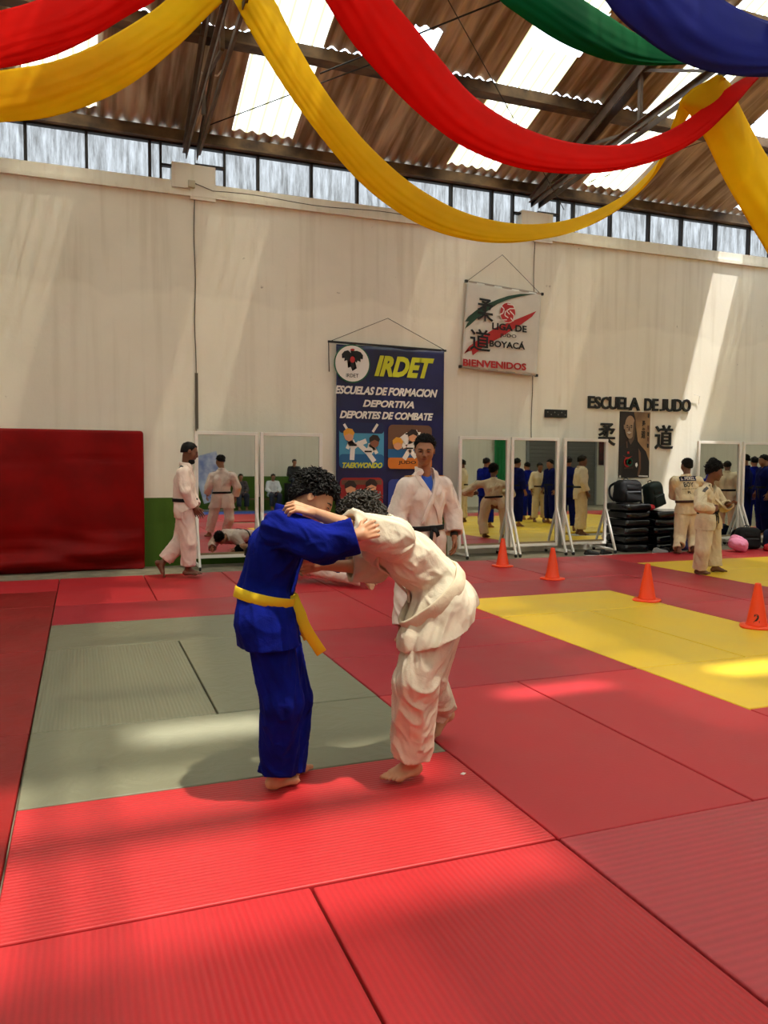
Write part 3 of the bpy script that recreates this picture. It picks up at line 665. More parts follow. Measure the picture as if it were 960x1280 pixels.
P_(poly('brush_stroke', LQ([(165, 490), (190, 450), (265, 385), (340, 340), (430, 300), (520, 268), (620, 250), (760, 248), (640, 268), (520, 300), (430, 340), (350, 400), (270, 460), (210, 520), (170, 552), (185, 510), (200, 490), (180, 490)]), yl, DG, lg, .002), lg)
P_(poly('brush_stroke', LQ([(775, 400), (740, 450), (660, 510), (560, 575), (460, 640), (350, 700), (290, 750), (250, 782), (240, 742), (215, 745), (220, 715), (175, 768), (215, 705), (320, 620), (430, 545), (540, 500), (660, 450)]), yl, REDP, lg, .002), lg)
cc = LQ([(523, 415)])[0]
P_(poly('emblem', ellip(*cc, .152, .170, 36), yl-.002, WHT, lg, .002), lg); P_(poly('emblem', ellip(*cc, .143, .160, 36), yl-.004, REDP, lg, .002), lg)
for pts in ([(465, 360), (490, 385), (480, 420), (440, 440)], [(515, 340), (570, 350), (580, 380), (540, 380), (510, 400), (540, 430)], [(540, 400), (580, 440), (575, 490), (550, 460)], [(450, 480), (520, 478)], [(500, 400), (500, 440), (530, 460)]):
    pp = LQ(pts); b = MB()
    for p, q in zip(pp, pp[1:]): b.bar((p[0], yl-.006, p[1]), (q[0], yl-.006, q[1]), .018, .002, up=(0, 1, 0))
    P_(b.build('emblem', WHT, lg), lg)
def T2(s, x0, y0, x1, y1, m, off, nm='lettering', drop=None):
    a = LQ([(x0, y1 + (0))])[0]; c = LQ([(x1, y0)])[0]; 
    dz = (LQ([(x0, y1)])[0][1] - LQ([(x1, y1+(x1-x0)*.11)])[0][1])
    a0 = LQ([(x0, y0), (x0, y1)]); h = a0[0][1]-a0[1][1]
    P_(txt(nm, s, ((a0[1][0], a0[1][1]), (c[0], a0[1][1]+h), dz), yl-.006, m, lg, off, 0, .003), lg)
T2('LIGA DE', 398, 500, 695, 560, BLK, .03); T2('JUDO', 470, 595, 610, 632, BLK, .01); T2('BOYACÁ', 385, 640, 690, 710, BLK, .03)
T2('BIENVENIDOS', 173, 808, 712, 870, REDP, .035)
def glyph(s, x0, y0, x1, y1, m, nm='brush_character'):
    a0 = LQ([(x0, y0), (x0, y1), (x1, y1)]); P_(txt(nm, s, ((a0[1][0], a0[1][1]), (a0[2][0], a0[0][1]), .02), yl-.004, m, lg, .012, 0, .003), lg)
glyph('柔', 265, 285, 402, 480, BLK); glyph('道', 222, 545, 395, 735, BLK)
bn = bn_keep

# ------------------------------------------------------------------ school lettering, characters, portrait
BL3 = mat('black_cut_letters', (16, 15, 16), .45)
sg = empty('school_sign', (8.6, 9.14, 2.5), 0, 'black cut-out letters on the wall reading ESCUELA DE JUDO', 'sign')
# thick letters of unequal height, one mesh each
word = 'ESCUELA DE JUDO'; xpx = [(735, 747), (747, 759), (758, 771), (769, 781), (780, 790), (788, 798), (796, 801), None, (805, 818), (815.5, 827), None, (825, 836), (833, 846), (843, 857), (851, 865.5)]
xpx = [(735, 744.5), (743, 752), (751, 762), (761, 773), (772, 781), (780, 788.5), (786, 801), None, (805.5, 816.5), (815.5, 824), None, (824.5, 833.5), (832, 843.5), (842, 854), (852, 864.5)]
for ch, xx in zip(word, xpx):
    if not xx: continue
    xm = sum(xx)/2; top = 494.7 + (xm-735)*.040 + .6*math.sin(xm*.7); bt = 510.3 + (xm-735)*.037 + .5*math.sin(xm)
    a = WL(xx[0]+.5, bt, 9.12); c = WL(xx[1]-.7, top, 9.12)
    P_(txt('letter', ch, ((a[0], a[2]), (c[0], c[2])), 9.145, BL3, sg, .022, 0, .035), sg)
for s, (x0, y0, x1, y1), lb in (('柔', (748, 529, 770, 557.5), 'black cut-out brush character on the wall left of the portrait'), ('道', (819, 531.5, 842, 561.5), 'black cut-out brush character on the wall right of the portrait')):
    a = WL(x0, y1, 9.12); c = WL(x1, y0, 9.12)
    tag(txt('wall_character', s, ((a[0], a[2]), (c[0], c[2])), 9.147, BL3, None, .012, 0, .03), lb, 'sign')
pr = empty('portrait_poster', (9.64, 9.13, 1.22), 0, 'dark portrait poster of an elderly bald man between the two wall characters', 'poster')
a = WL(773.5, 597, 9.13); c = WL(813, 515.5, 9.13); px0, pz0, px1, pz1 = a[0], a[2], c[0], c[2]
def PP(u, v): return (px0+(px1-px0)*u, pz1+(pz0-pz1)*v)
def pp(nm, pts, m, lay): P_(poly(nm, [PP(*p) for p in pts], 9.132-lay*.0025, m, pr, .0024), pr)
TAN = mat('sepia_tan_print', (186, 148, 104), .5, rgb2=(120, 90, 62), var_scale=2); DKB = mat('dark_sepia_print', (44, 34, 30), .5); SEP = mat('portrait_skin_print', (168, 138, 110), .5); SEPD = mat('portrait_shade_print', (96, 72, 56), .5); KIM = mat('portrait_robe_print', (30, 24, 25), .5)
P_(MB().b2((px0, 9.132, pz0), (px1, 9.148, pz1)).build('board', DKB, pr), pr)
pp('print', [(.45, .0), (1, 0), (1, .78), (.92, .7), (.8, .62), (.62, .5), (.55, .3), (.5, .1)], TAN, 1)
pp('print', [(.0, .55), (.18, .48), (.30, .44), (.55, .42), (.72, .52), (.88, .60), (1, .76), (1, 1), (0, 1)], KIM, 2)
pp('print', [(.30, .30), (.5, .28), (.46, .42), (.36, .50), (.28, .44)], SEPD, 3)
hd = [(.30+.17*math.cos(t)+.02, .215-.155*math.sin(t)*(1.0 if math.sin(t) > 0 else 1.25)) for t in [2*math.pi*i/30 for i in range(30)]]
pp('print', hd, SEP, 4); pp('print', [(.47, .12), (.50, .2), (.475, .32), (.41, .39), (.44, .28), (.43, .18)], SEPD, 5)
for ex in (.225, .36): pp('print', [(ex-.045, .215), (ex, .20), (ex+.045, .215), (ex, .222)], DKB, 5); pp('print', [(ex-.04, .24), (ex, .232), (ex+.04, .24), (ex, .248)], DKB, 5)
pp('print', [(.275, .22), (.30, .22), (.315, .285), (.265, .285)], SEPD, 5); pp('print', [(.21, .315), (.29, .30), (.37, .315), (.29, .335)], mat('moustache_print', (206, 196, 182), .5), 6)
pp('print', [(.24, .345), (.34, .345), (.29, .355)], DKB, 6); pp('print', [(.15, .2), (.115, .2), (.12, .26), (.15, .27)], SEP, 3)
pp('print', [(.62, .55), (.70, .62), (.72, .86), (.66, .98), (.60, .98), (.66, .8)], BRN, 3); pp('print', [(.20, .45), (.24, .45), (.26, .55), (.22, .55)], SEPD, 4)
lg2 = [(.14, .66), (.30, .70), (.44, .64), (.34, .72), (.46, .70)]
for cxx, rr2, m_ in ((.26, .12, REDP), (.33, .10, GRN)):
    ring = [(cxx+rr2*math.cos(t), .765+rr2*.62*math.sin(t)) for t in [math.pi*2*i/24 for i in range(24)]]
    pp('print', ring + [(cxx+rr2*.7*math.cos(t), .765+rr2*.7*.62*math.sin(t)) for t in [math.pi*2*(23-i)/24 for i in range(24)]], m_, 5 if m_ is REDP else 6)
pp('print', [(.10, .665), (.26, .70), (.42, .67), (.27, .715)], REDP, 7); pp('print', [(.23, .61), (.29, .60), (.31, .635), (.25, .64)], REDP, 7)
a1 = PP(.15, .865); c1 = PP(.44, .845); P_(txt('lettering', 'JUDOKAS', (a1, c1), 9.11, BRN, pr, .01), pr); pp('print', [(.52, .785), (.57, .77), (.60, .81), (.56, .85), (.52, .82)], WHT, 7)
a1 = PP(.72, .27); c1 = PP(.84, .13); P_(txt('brush_character', '柔', (a1, c1), 9.125, DKB, pr, .02), pr); a1 = PP(.70, .40); c1 = PP(.84, .28); P_(txt('brush_character', '道', (a1, c1), 9.125, DKB, pr, .02), pr)
for k, v in enumerate((.02, .2, .3, .38, .48)): pp('print', [(.90, v), (.955, v+.005), (.95, v+.07), (.905, v+.06)], DKB if k % 2 == 0 else BRN, 5)
pp('print', [(.0, .965), (.05, .965), (.05, 1), (0, 1)], WHT, 6); pp('print', [(.64, .965), (.95, .97), (.95, .99), (.64, .985)], WHT, 6)
# perforated black sign board and small bracket
a = WL(681, 521.5, 9.13); c = WL(708.5, 512.5, 9.13); sb = MB().b2((a[0], 9.11, a[2]), (c[0], 9.15, c[2]), bevel=.006).build('socket_board', mat('black_plastic', (20, 18, 18), .5)); tag(sb, 'small black perforated board on the wall above the middle mirrors', 'wall board')
for k in range(6):
    x = a[0]+(c[0]-a[0])*(.1+.16*k); z = (a[2]+c[2])/2 + .02*(-1)**k
    o = poly('dot', ellip(x, z, .012, .012, 12), 9.109, mat('grey_hole', (120, 116, 110), .5), sb, .002)
o = MB().tube([tuple(WL(868, 493, 9.11)), tuple(WL(874.5, 495, 9.11)), tuple(WL(873, 506, 9.13))], .006, 8).build('wall_bracket', WHITE_P); tag(o, 'thin white bracket on the wall right of the black lettering', 'bracket')
# junction box and cables
GREYC = mat('grey_cable', (92, 82, 70), .7)
jb = MB().box((1.80, 9.09, 5.40), (.10, .06, .10), bevel=.008).build('junction_box', mat('beige_box', (196, 186, 160), .5)); tag(jb, 'small beige junction box at the head of the left wall seam', 'junction box')
wav = lambda x, z: x + .008*math.sin(z*5)
o = MB().tube([(1.86, 9.12, 5.9)] + [(wav(1.84, z), 9.135, z) for z in np.linspace(5.3, 1.9, 24)], .007, 6).build('wall_cable', GREYC); tag(o, 'thin cable running down the wall from the left junction box to the mirror', 'cable')
o = MB().b2((1.83, 9.12, 1.95), (1.87, 9.15, 2.75)).build('cable_duct', GREYC); tag(o, 'grey cable duct just above the left mirror', 'cable duct')
o = MB().tube([(wav(7.46, z), 9.135, z) for z in np.linspace(5.25, 1.9, 24)], .006, 6).build('wall_cable', GREYC); tag(o, 'thin cable down the wall behind the white banner edge', 'cable')
o = MB().tube([(1.85, 9.1, 5.42)] + [(x, 9.085, 5.34+.02*math.sin(x*3)) for x in np.linspace(2.1, 7.4, 26)], .006, 6).build('wall_cable', GREYC); tag(o, 'dark cable strung along the ledge under the glazing', 'cable')
# ================================================================== cloth swags hung between the trusses
def resample(P, n):
    P = np.array(P, float); d = np.r_[0, np.cumsum(np.linalg.norm(np.diff(P, axis=0), axis=1))]; t = np.linspace(0, d[-1], n)
    return np.stack([np.interp(t, d, P[:, k]) for k in range(P.shape[1])], 1)
def cloth_mat(name, rgb, tr=.35):
    return mat(name, rgb, .8, .1, var=.08, var_scale=5, trans=tr, bump=.15, bump_scale=14)
def swag(name, up, lo, y0, y1, m, lb, n=110, wid=.10, folds=5, seed=0, grp='coloured cloth swags under the roof'):
    U = resample(crom([(a, b) for a, b in up], 10), n); L = resample(crom([(a, b) for a, b in lo], 10), n); rows = []
    K = 22
    for i in range(n):
        s = i/(n-1); Y = y0+(y1-y0)*s
        a = WL(U[i][0], U[i][1], Y+wid); b = WL(L[i][0], L[i][1], Y-wid); w = np.linalg.norm(b-a); nrm = np.array([0, -.75, -.65]); row = []
        for k in range(K+1):
            v = k/K
            dsp = .22*w*math.sin(math.pi*v) + .009*math.sin(folds*2*math.pi*v*(1+.15*math.sin(s*9+seed)) + 5*math.sin(s*2.2+seed)) * math.sin(math.pi*v)**.5
            dsp += .006*math.sin(v*17 + s*23 + seed)*math.sin(math.pi*v)
            row.append(a*(1-v)+b*v + nrm*dsp)
        rows.append(row)
    V, Fc = grid_vf(rows); o = from_py(name, V, Fc, m, None, True); o.modifiers.new('s', 'SOLIDIFY').thickness = .004
    return tag(o, lb, 'cloth swag', grp)
YC_ = cloth_mat('yellow_cloth', (252, 208, 20)); RC_ = cloth_mat('red_cloth', (236, 14, 4), .28); GC_ = cloth_mat('green_cloth', (10, 112, 62), .25); BC_ = cloth_mat('blue_cloth', (40, 46, 140), .2)
swag('cloth_swag', [(300, -60), (330, -20), (345, 3), (366, 45), (400, 103), (440, 158), (480, 200), (520, 233), (570, 261), (620, 276), (670, 280), (720, 272), (770, 250), (805, 222), (835, 185), (862, 140), (905, 96)],
     [(270, -60), (285, -20), (292, 0), (318, 48), (355, 108), (400, 170), (450, 228), (500, 267), (550, 291), (610, 303), (665, 301), (718, 289), (768, 264), (812, 223), (832, 180), (842, 150), (860, 115), (900, 94)], 5.9, 4.95, YC_, 'long yellow cloth swag sagging across the middle in front of the wall')
swag('cloth_swag', [(901, 93), (916, 108), (924, 130), (942, 165), (962, 200), (990, 245), (1050, 330)], [(896, 93), (850, 125), (860, 140), (880, 172), (906, 226), (936, 278), (962, 322), (1010, 420)], 4.95, 5.2, YC_, 'yellow cloth length falling at the right edge from the truss', n=60, folds=3, seed=2)
swag('cloth_swag', [(430, -90), (462, -40), (490, 0), (513, 27), (546, 68), (590, 118), (640, 152), (690, 172), (740, 181), (790, 179), (840, 161), (880, 134), (912, 108), (940, 92)],
     [(350, -100), (380, -45), (406, 0), (440, 53), (482, 102), (530, 148), (580, 184), (640, 208), (700, 217), (760, 215), (820, 201), (870, 176), (912, 138), (946, 97)], 4.3, 4.75, RC_, 'long red cloth swag sagging over the yellow one on the right half', seed=1, wid=.12)
swag('cloth_swag', [(-120, 95), (-60, 97), (0, 88), (60, 78), (110, 60), (160, 33), (205, 2), (235, -30), (262, -70)], [(-120, 158), (-60, 157), (0, 153), (60, 147), (120, 128), (170, 101), (220, 60), (260, 20), (283, -4), (300, -45)], 5.6, 5.9, YC_, 'yellow cloth swag rising to the left truss from the left edge', seed=3)
swag('cloth_swag', [(-120, 35), (-60, 27), (0, 13), (40, 2), (80, -15), (120, -40)], [(-120, 92), (-60, 94), (0, 86), (60, 72), (110, 50), (160, 20), (195, 0), (235, -35)], 5.2, 5.3, RC_, 'red cloth swag in the upper left corner above the yellow one', seed=4)
swag('cloth_swag', [(640, -80), (690, -35), (722, -6), (760, 19), (800, 44), (850, 62), (905, 60), (945, 50)], [(560, -80), (600, -32), (624, 0), (650, 20), (690, 47), (730, 66), (780, 80), (850, 81), (905, 72), (950, 56)], 4.7, 5.0, GC_, 'dark green cloth swag at the top, left of the blue one', seed=5)
swag('cloth_swag', [(800, -120), (850, -50), (882, -18), (915, 6), (960, 26), (1010, 32), (1060, 20)], [(690, -110), (725, -50), (756, 0), (776, 25), (800, 45), (840, 72), (880, 88), (920, 95), (960, 96), (1010, 90), (1060, 70)], 3.9, 4.3, BC_, 'dark blue cloth swag in the upper right corner', seed=6)
WIRE = mat('thin_steel_wire', (40, 34, 30), .5, .5, metal=.5)
def wire(a, b, lb, r=.008, sag=0):
    a = np.array(a); b = np.array(b); pts = [a*(1-t)+b*t - np.array([0, 0, sag*4*t*(1-t)]) for t in np.linspace(0, 1, 13)]
    tag(MB().tube(pts, r, 6).build('roof_wire', WIRE), lb, 'wire')
wire(WL(252, 160, 9.0), WL(470, 78, 6.9), 'thin wire slanting up from the left truss foot to the right', .008)
wire(WL(400, 92, 7.2), WL(640, -5, 5.4), 'thin dark wire in front of the small sky hole in the roof', .010)
wire(WL(560, 0, 6.2), WL(705, 262, 8.8), 'long thin wire crossing downwards behind the red swag', .007)
wire(WL(735, 228, 8.6), WL(960, 148, 6.6), 'thin wire behind the right yellow cloth rising to the right edge', .006)
for (x, y, s) in ((268, 40, 1), (262, 88, 1)):   # lamp hooks on the truss
    a = XP(x, y, 1.9); tag(MB().tube([a+np.array([-.16, 0, .05]), a+np.array([-.10, 0, -.05]), a+np.array([.10, 0, -.05]), a+np.array([.16, 0, .03])], .012, 8).build('wire_hook', WHITE_P), 'pale wire hook on the left truss, ' + ('upper' if y < 60 else 'lower') + ' of two', 'hook')
# ================================================================== figures: distance fields turned into skins and clothes
def nv(v): v = np.array(v, float); return v/(np.linalg.norm(v)+1e-12)
_LAT = np.random.RandomState(5).rand(32, 32, 32).astype(np.float32)
def vnoise(q):
    i = np.floor(q).astype(int); f = q-i; f = f*f*(3-2*f); i &= 31; j = (i+1) & 31; L = _LAT
    x0, y0, z0 = i[:, 0], i[:, 1], i[:, 2]; x1, y1, z1 = j[:, 0], j[:, 1], j[:, 2]; fx, fy, fz = f[:, 0], f[:, 1], f[:, 2]
    a = L[x0, y0, z0]*(1-fx)+L[x1, y0, z0]*fx; b = L[x0, y1, z0]*(1-fx)+L[x1, y1, z0]*fx
    c = L[x0, y0, z1]*(1-fx)+L[x1, y0, z1]*fx; d = L[x0, y1, z1]*(1-fx)+L[x1, y1, z1]*fx
    return (a*(1-fy)+b*fy)*(1-fz)+(c*(1-fy)+d*fy)*fz
class Field:
    def __init__(s, lo, hi, h):
        s.lo = np.array(lo, float)-4*h; s.h = h; s.n = np.ceil((np.array(hi)-s.lo)/h).astype(int)+5
        s.F = np.full(s.n, .3, np.float32)
    def _loc(s, lo, hi):
        a = np.clip(np.floor((lo-s.lo)/s.h).astype(int), 0, s.n-1); b = np.clip(np.ceil((hi-s.lo)/s.h).astype(int)+1, a+1, s.n)
        sl = tuple(slice(p, q) for p, q in zip(a, b))
        ax = [(s.lo[k]+s.h*np.arange(a[k], b[k])).astype(np.float32) for k in range(3)]
        return sl, ax[0][:, None, None], ax[1][None, :, None], ax[2][None, None, :]
    def _put(s, sl, d, k, op):
        F = s.F[sl]
        if op == 'sub':
            if k > 0: hh = np.clip(.5-.5*(F+d)/k, 0, 1); s.F[sl] = F*(1-hh)-d*hh+k*hh*(1-hh)
            else: s.F[sl] = np.maximum(F, -d)
        else:
            if k > 0: hh = np.clip(.5+.5*(F-d)/k, 0, 1); s.F[sl] = F*(1-hh)+d*hh-k*hh*(1-hh)
            else: s.F[sl] = np.minimum(F, d)
    def cone(s, a, b, ra, rb, k=.01, op='add', amp=0, fa=14, fb=1.4, tw=6, seed=0, sharp=1.0):
        a = np.array(a, float); b = np.array(b, float); m = max(ra, rb)+k+amp*2+3*s.h
        sl, X, Y, Z = s._loc(np.minimum(a, b)-m, np.maximum(a, b)+m)
        ab = b-a; L2 = ab@ab+1e-9; px, py, pz = X-a[0], Y-a[1], Z-a[2]
        t = (px*ab[0]+py*ab[1]+pz*ab[2])/L2; tc = np.clip(t, 0, 1)
        d = np.sqrt((px-tc*ab[0])**2+(py-tc*ab[1])**2+(pz-tc*ab[2])**2)-(ra+(rb-ra)*tc)
        if amp:
            msk = np.abs(d) < .045+amp; L = math.sqrt(L2); e = ab/L; h = np.array([0, 0, 1.0]) if abs(e[2]) < .8 else np.array([1.0, 0, 0])
            u = nv(np.cross(h, e)); v = np.cross(e, u); bx = np.broadcast_arrays(px, py, pz); q = np.stack([c[msk] for c in bx], 1)
            al = q@e; cu = q@u; cv = q@v; rr = np.sqrt(cu**2+cv**2)+1e-6; cu /= rr; cv /= rr
            N = np.stack([al*fa+cu*tw*.35+seed*7.3+31, cu*fb+cv*.3*tw*al+seed*3.1+5, cv*fb+seed+9], 1)
            nn = vnoise(N); n2 = vnoise(N*np.array([2.3, 1.7, 1.7])+11)
            f = (1-np.abs(2*nn-1))**sharp*.75+(1-np.abs(2*n2-1))*.3
            d[msk] -= amp*(f-.45)*2
        s._put(sl, d, k, op); return s
    def ell(s, c, r, R=None, k=.008, op='add'):
        c = np.array(c, float); r = np.array(r, float); R = np.eye(3) if R is None else np.array(R); m = r.max()+k+3*s.h
        sl, X, Y, Z = s._loc(c-m, c+m); px, py, pz = X-c[0], Y-c[1], Z-c[2]
        q = [px*R[0][i]+py*R[1][i]+pz*R[2][i] for i in range(3)]   # columns of R are the ellipsoid axes
        k0 = np.sqrt(sum((q[i]/r[i])**2 for i in range(3))); k1 = np.sqrt(sum((q[i]/r[i]**2)**2 for i in range(3)))
        s._put(sl, k0*(k0-1)/(k1+1e-6), k, op); return s
    def cut(s, p, n, lo, hi):
        """remove what lies beyond the plane (p, n) inside a box"""
        n = nv(n); sl, X, Y, Z = s._loc(np.array(lo), np.array(hi)); d = (X-p[0])*n[0]+(Y-p[1])*n[1]+(Z-p[2])*n[2]
        s.F[sl] = np.maximum(s.F[sl], d); return s
    def region(s, fn, lo, hi):
        sl, X, Y, Z = s._loc(np.array(lo), np.array(hi)); s.F[sl] = fn(s.F[sl], X, Y, Z); return s
    def sample(s, P):
        q = (np.atleast_2d(P)-s.lo)/s.h; q = np.clip(q, 0, s.n-1.001); i = q.astype(int); f = q-i; F = s.F; o = 0
        for dx_ in (0, 1):
            for dy_ in (0, 1):
                for dz_ in (0, 1):
                    w = (f[:, 0] if dx_ else 1-f[:, 0])*(f[:, 1] if dy_ else 1-f[:, 1])*(f[:, 2] if dz_ else 1-f[:, 2])
                    o = o+w*F[i[:, 0]+dx_, i[:, 1]+dy_, i[:, 2]+dz_]
        return o
    def grad(s, P):
        e = s.h*1.5; P = np.atleast_2d(P); g = np.stack([s.sample(P+np.eye(3)[k]*e)-s.sample(P-np.eye(3)[k]*e) for k in range(3)], 1)
        return g/(np.linalg.norm(g, axis=1, keepdims=True)+1e-9)
    def hit(s, c, d, r0=.35, step=None, iso=0.0):
        """walk from c + d*r0 towards c until the surface is met"""
        c = np.array(c, float); d = nv(d); ts = np.arange(r0, 0, -(step or s.h*.5)); v = s.sample(c+ts[:, None]*d); ix = np.argmax(v < iso)
        return c+d*(ts[ix] if v[ix] < iso else .05)
    def mesh(s):
        F = s.F; S = F < 0; n = np.array(F.shape)
        c = np.zeros(tuple(n-1), np.int8)
        for dx_ in (0, 1):
            for dy_ in (0, 1):
                for dz_ in (0, 1): c += S[dx_:n[0]-1+dx_, dy_:n[1]-1+dy_, dz_:n[2]-1+dz_]
        act = (c > 0) & (c < 8); idx = np.argwhere(act); ids = np.full(act.shape, -1, np.int32); ids[act] = np.arange(len(idx))
        acc = np.zeros((len(idx), 3)); cnt = np.zeros(len(idx))
        for ax in range(3):
            o1, o2 = [k for k in range(3) if k != ax]
            for a in (0, 1):
                for b in (0, 1):
                    p = idx.copy(); p[:, o1] += a; p[:, o2] += b; q = p.copy(); q[:, ax] += 1
                    f0 = F[p[:, 0], p[:, 1], p[:, 2]]; f1 = F[q[:, 0], q[:, 1], q[:, 2]]; m = (f0 < 0) != (f1 < 0)
                    t = f0[m]/(f0[m]-f1[m]); pt = p[m].astype(float); pt[:, ax] += t; acc[m] += pt; cnt[m] += 1
        V = s.lo + s.h*acc/cnt[:, None]; Q = []
        for ax in range(3):
            o1, o2 = [(1, 2), (2, 0), (0, 1)][ax]
            sl0 = [slice(None)]*3; sl1 = [slice(None)]*3; sl0[ax] = slice(0, -1); sl1[ax] = slice(1, None)
            ch = S[tuple(sl0)] != S[tuple(sl1)]; e = np.argwhere(ch); e = e[(e[:, o1] > 0) & (e[:, o2] > 0) & (e[:, o1] < n[o1]-1) & (e[:, o2] < n[o2]-1)]
            ins = S[e[:, 0], e[:, 1], e[:, 2]]; cs = []
            for a, b in ((-1, -1), (0, -1), (0, 0), (-1, 0)):
                p = e.copy(); p[:, o1] += a; p[:, o2] += b; cs.append(ids[p[:, 0], p[:, 1], p[:, 2]])
            q = np.stack(cs, 1); q[~ins] = q[~ins][:, ::-1]; Q.append(q)
        return V, np.concatenate(Q)
    def build(s, name, m, parent=None, smooth_it=0):
        V, Q = s.mesh(); me = bpy.data.meshes.new(name); me.vertices.add(len(V)); me.vertices.foreach_set('co', V.astype(np.float32).ravel())
        me.loops.add(len(Q)*4); me.polygons.add(len(Q)); me.loops.foreach_set('vertex_index', Q.astype(np.int32).ravel())
        me.polygons.foreach_set('loop_start', np.arange(0, len(Q)*4, 4, dtype=np.int32)); me.update(calc_edges=True); me.validate()
        o = link(name, me, m, parent, True)
        if smooth_it: sm = o.modifiers.new('sm', 'SMOOTH'); sm.iterations = smooth_it; sm.factor = .5
        return o

def frame(fwd, up):
    f = nv(fwd); r = nv(np.cross(f, up)); u = np.cross(r, f); return r, f, u     # right, forward, up
def add_head(Fd, c, fwd, up, s, k=.012, ears=True, jaw=1.0):
    """c: middle of the head; s: head height from chin to crown"""
    r, f, u = frame(fwd, up); R = np.stack([r, f, u], 1)
    def P(x, y, z): return c + s*(r*x+f*y+u*z)
    Fd.ell(P(0, -.06, .14), np.array([.335, .42, .36])*s, R, .01); Fd.ell(P(0, .10, -.05), np.array([.29, .30, .36])*s, R, .02*s/.2)
    Fd.ell(P(0, .14, -.27), np.array([.215*jaw, .225, .20])*s, R, .03*s/.2); Fd.ell(P(0, .30, -.42), np.array([.085, .07, .07])*s, R, .02*s/.2)
    Fd.cone(P(-.15, .335, .085), P(.15, .335, .085), .045*s, .045*s, .025*s/.2)
    for q in (-1, 1):
        Fd.ell(P(q*.17, .235, -.10), np.array([.10, .10, .09])*s, R, .03*s/.2)
        Fd.ell(P(q*.145, .425, .025), np.array([.085, .07, .05])*s, R, .015*s/.2, 'sub')
        Fd.ell(P(q*.145, .325, .022), np.array([.078, .075, .05])*s, R, .004)
        if ears:
            Fd.ell(P(q*.345, -.02, .0), np.array([.03, .085, .135])*s, R, .006); Fd.ell(P(q*.375, .0, .01), np.array([.018, .045, .08])*s, R, .004, 'sub')
    Fd.cone(P(0, .385, .06), P(0, .475, -.115), .026*s, .040*s, .016*s/.2); Fd.ell(P(.045, .425, -.135), np.array([.035, .04, .03])*s, R, .008*s/.2); Fd.ell(P(-.045, .425, -.135), np.array([.035, .04, .03])*s, R, .008*s/.2)
    Fd.ell(P(0, .375, -.215), np.array([.10, .055, .028])*s, R, .012*s/.2); Fd.ell(P(0, .365, -.275), np.array([.085, .055, .030])*s, R, .010*s/.2)
    Fd.cone(P(-.09, .425, -.245), P(.09, .425, -.245), .006*s, .006*s, .006*s/.2, 'sub')
def add_hand(Fd, w, d, n, s, curl=(20, 25, 20), thumb=1, spread=.10, k=.005, thumb_out=.6, curls=None):
    """w wrist, d direction of the palm, n the way the palm faces, s hand length"""
    w = np.array(w, float); d = nv(d); n = nv(np.array(n)-d*(np.array(n)@d)); t = np.cross(d, n)*thumb; rad = .050*s
    kn = []
    for i, (off, ln) in enumerate(((.20, .44), (.07, .48), (-.07, .45), (-.19, .36))):
        K = w + d*s*(.52-.03*abs(i-1)) + t*s*off - n*s*.015; kn.append(K)
        Fd.cone(w + t*s*off*.55, K, .075*s, .058*s, k*1.6)
        cc = curls[i] if curls else curl; a = 0; p = K; dirf = nv(d + t*(1.5-i)*spread)
        for seg, (fr, cv) in enumerate(zip((.46, .30, .24), cc)):
            a += math.radians(cv); v = dirf*math.cos(a)+n*math.sin(a); q = p+v*s*ln*fr
            Fd.cone(p, q, rad*(1.04-.12*seg), rad*(.94-.12*seg), k*.35); p = q
    Fd.ell(w+d*s*.12, (.085*s*1.6,)*3, None, k*2)
    b0 = w + d*s*.12 + t*s*.13 + n*s*.04; b1 = b0 + nv(d*.55+t*thumb_out+n*.35)*s*.26; b2 = b1 + nv(d*.8+t*thumb_out*.3+n*.35)*s*.20
    Fd.cone(b0, b1, .075*s, .055*s, k*1.5); Fd.cone(b1, b2, .054*s, .044*s, k*.5)
def add_foot(Fd, a, t, u, s, side=1):
    """a ankle, t toe direction, u up, s foot length, side: +1 when the big toe lies to the left of t"""
    t = nv(t); u = nv(np.array(u)-t*(np.array(u)@t)); l = np.cross(u, t)*side; a = np.array(a, float)
    P = lambda x, y, z: a + s*(t*x+l*y+u*z)
    Fd.ell(P(-.16, 0, -.19), np.array([.14, .115, .13])*s, np.stack([t, l, u], 1), .015); Fd.cone(P(-.03, 0, .05), P(-.10, 0, -.15), .125*s, .12*s, .02)
    Fd.cone(P(0, 0, -.02), P(.36, .05, -.19), .13*s, .085*s, .02); Fd.cone(P(-.08, -.05, -.23), P(.36, -.11, -.26), .085*s, .065*s, .02)
    Fd.cone(P(.1, .06, -.16), P(.42, .10, -.235), .10*s, .088*s, .02); Fd.cone(P(.36, -.13, -.26), P(.42, .10, -.245), .07*s, .08*s, .02)
    for i in range(5):
        y = .115-.062*i; x0 = .44-.018*i-.02*(i > 2); L = (.20, .16, .14, .12, .10)[i]; r_ = (.058, .040, .038, .036, .036)[i]
        Fd.cone(P(x0-.05, y, -.25), P(x0+L*.55, y+.01*(2-i), -.262+.02), r_*s, r_*s, .004); Fd.cone(P(x0+L*.55, y+.01*(2-i), -.245), P(x0+L, y+.01*(2-i), -.29+r_*.4), r_*s, r_*.9*s, .003)
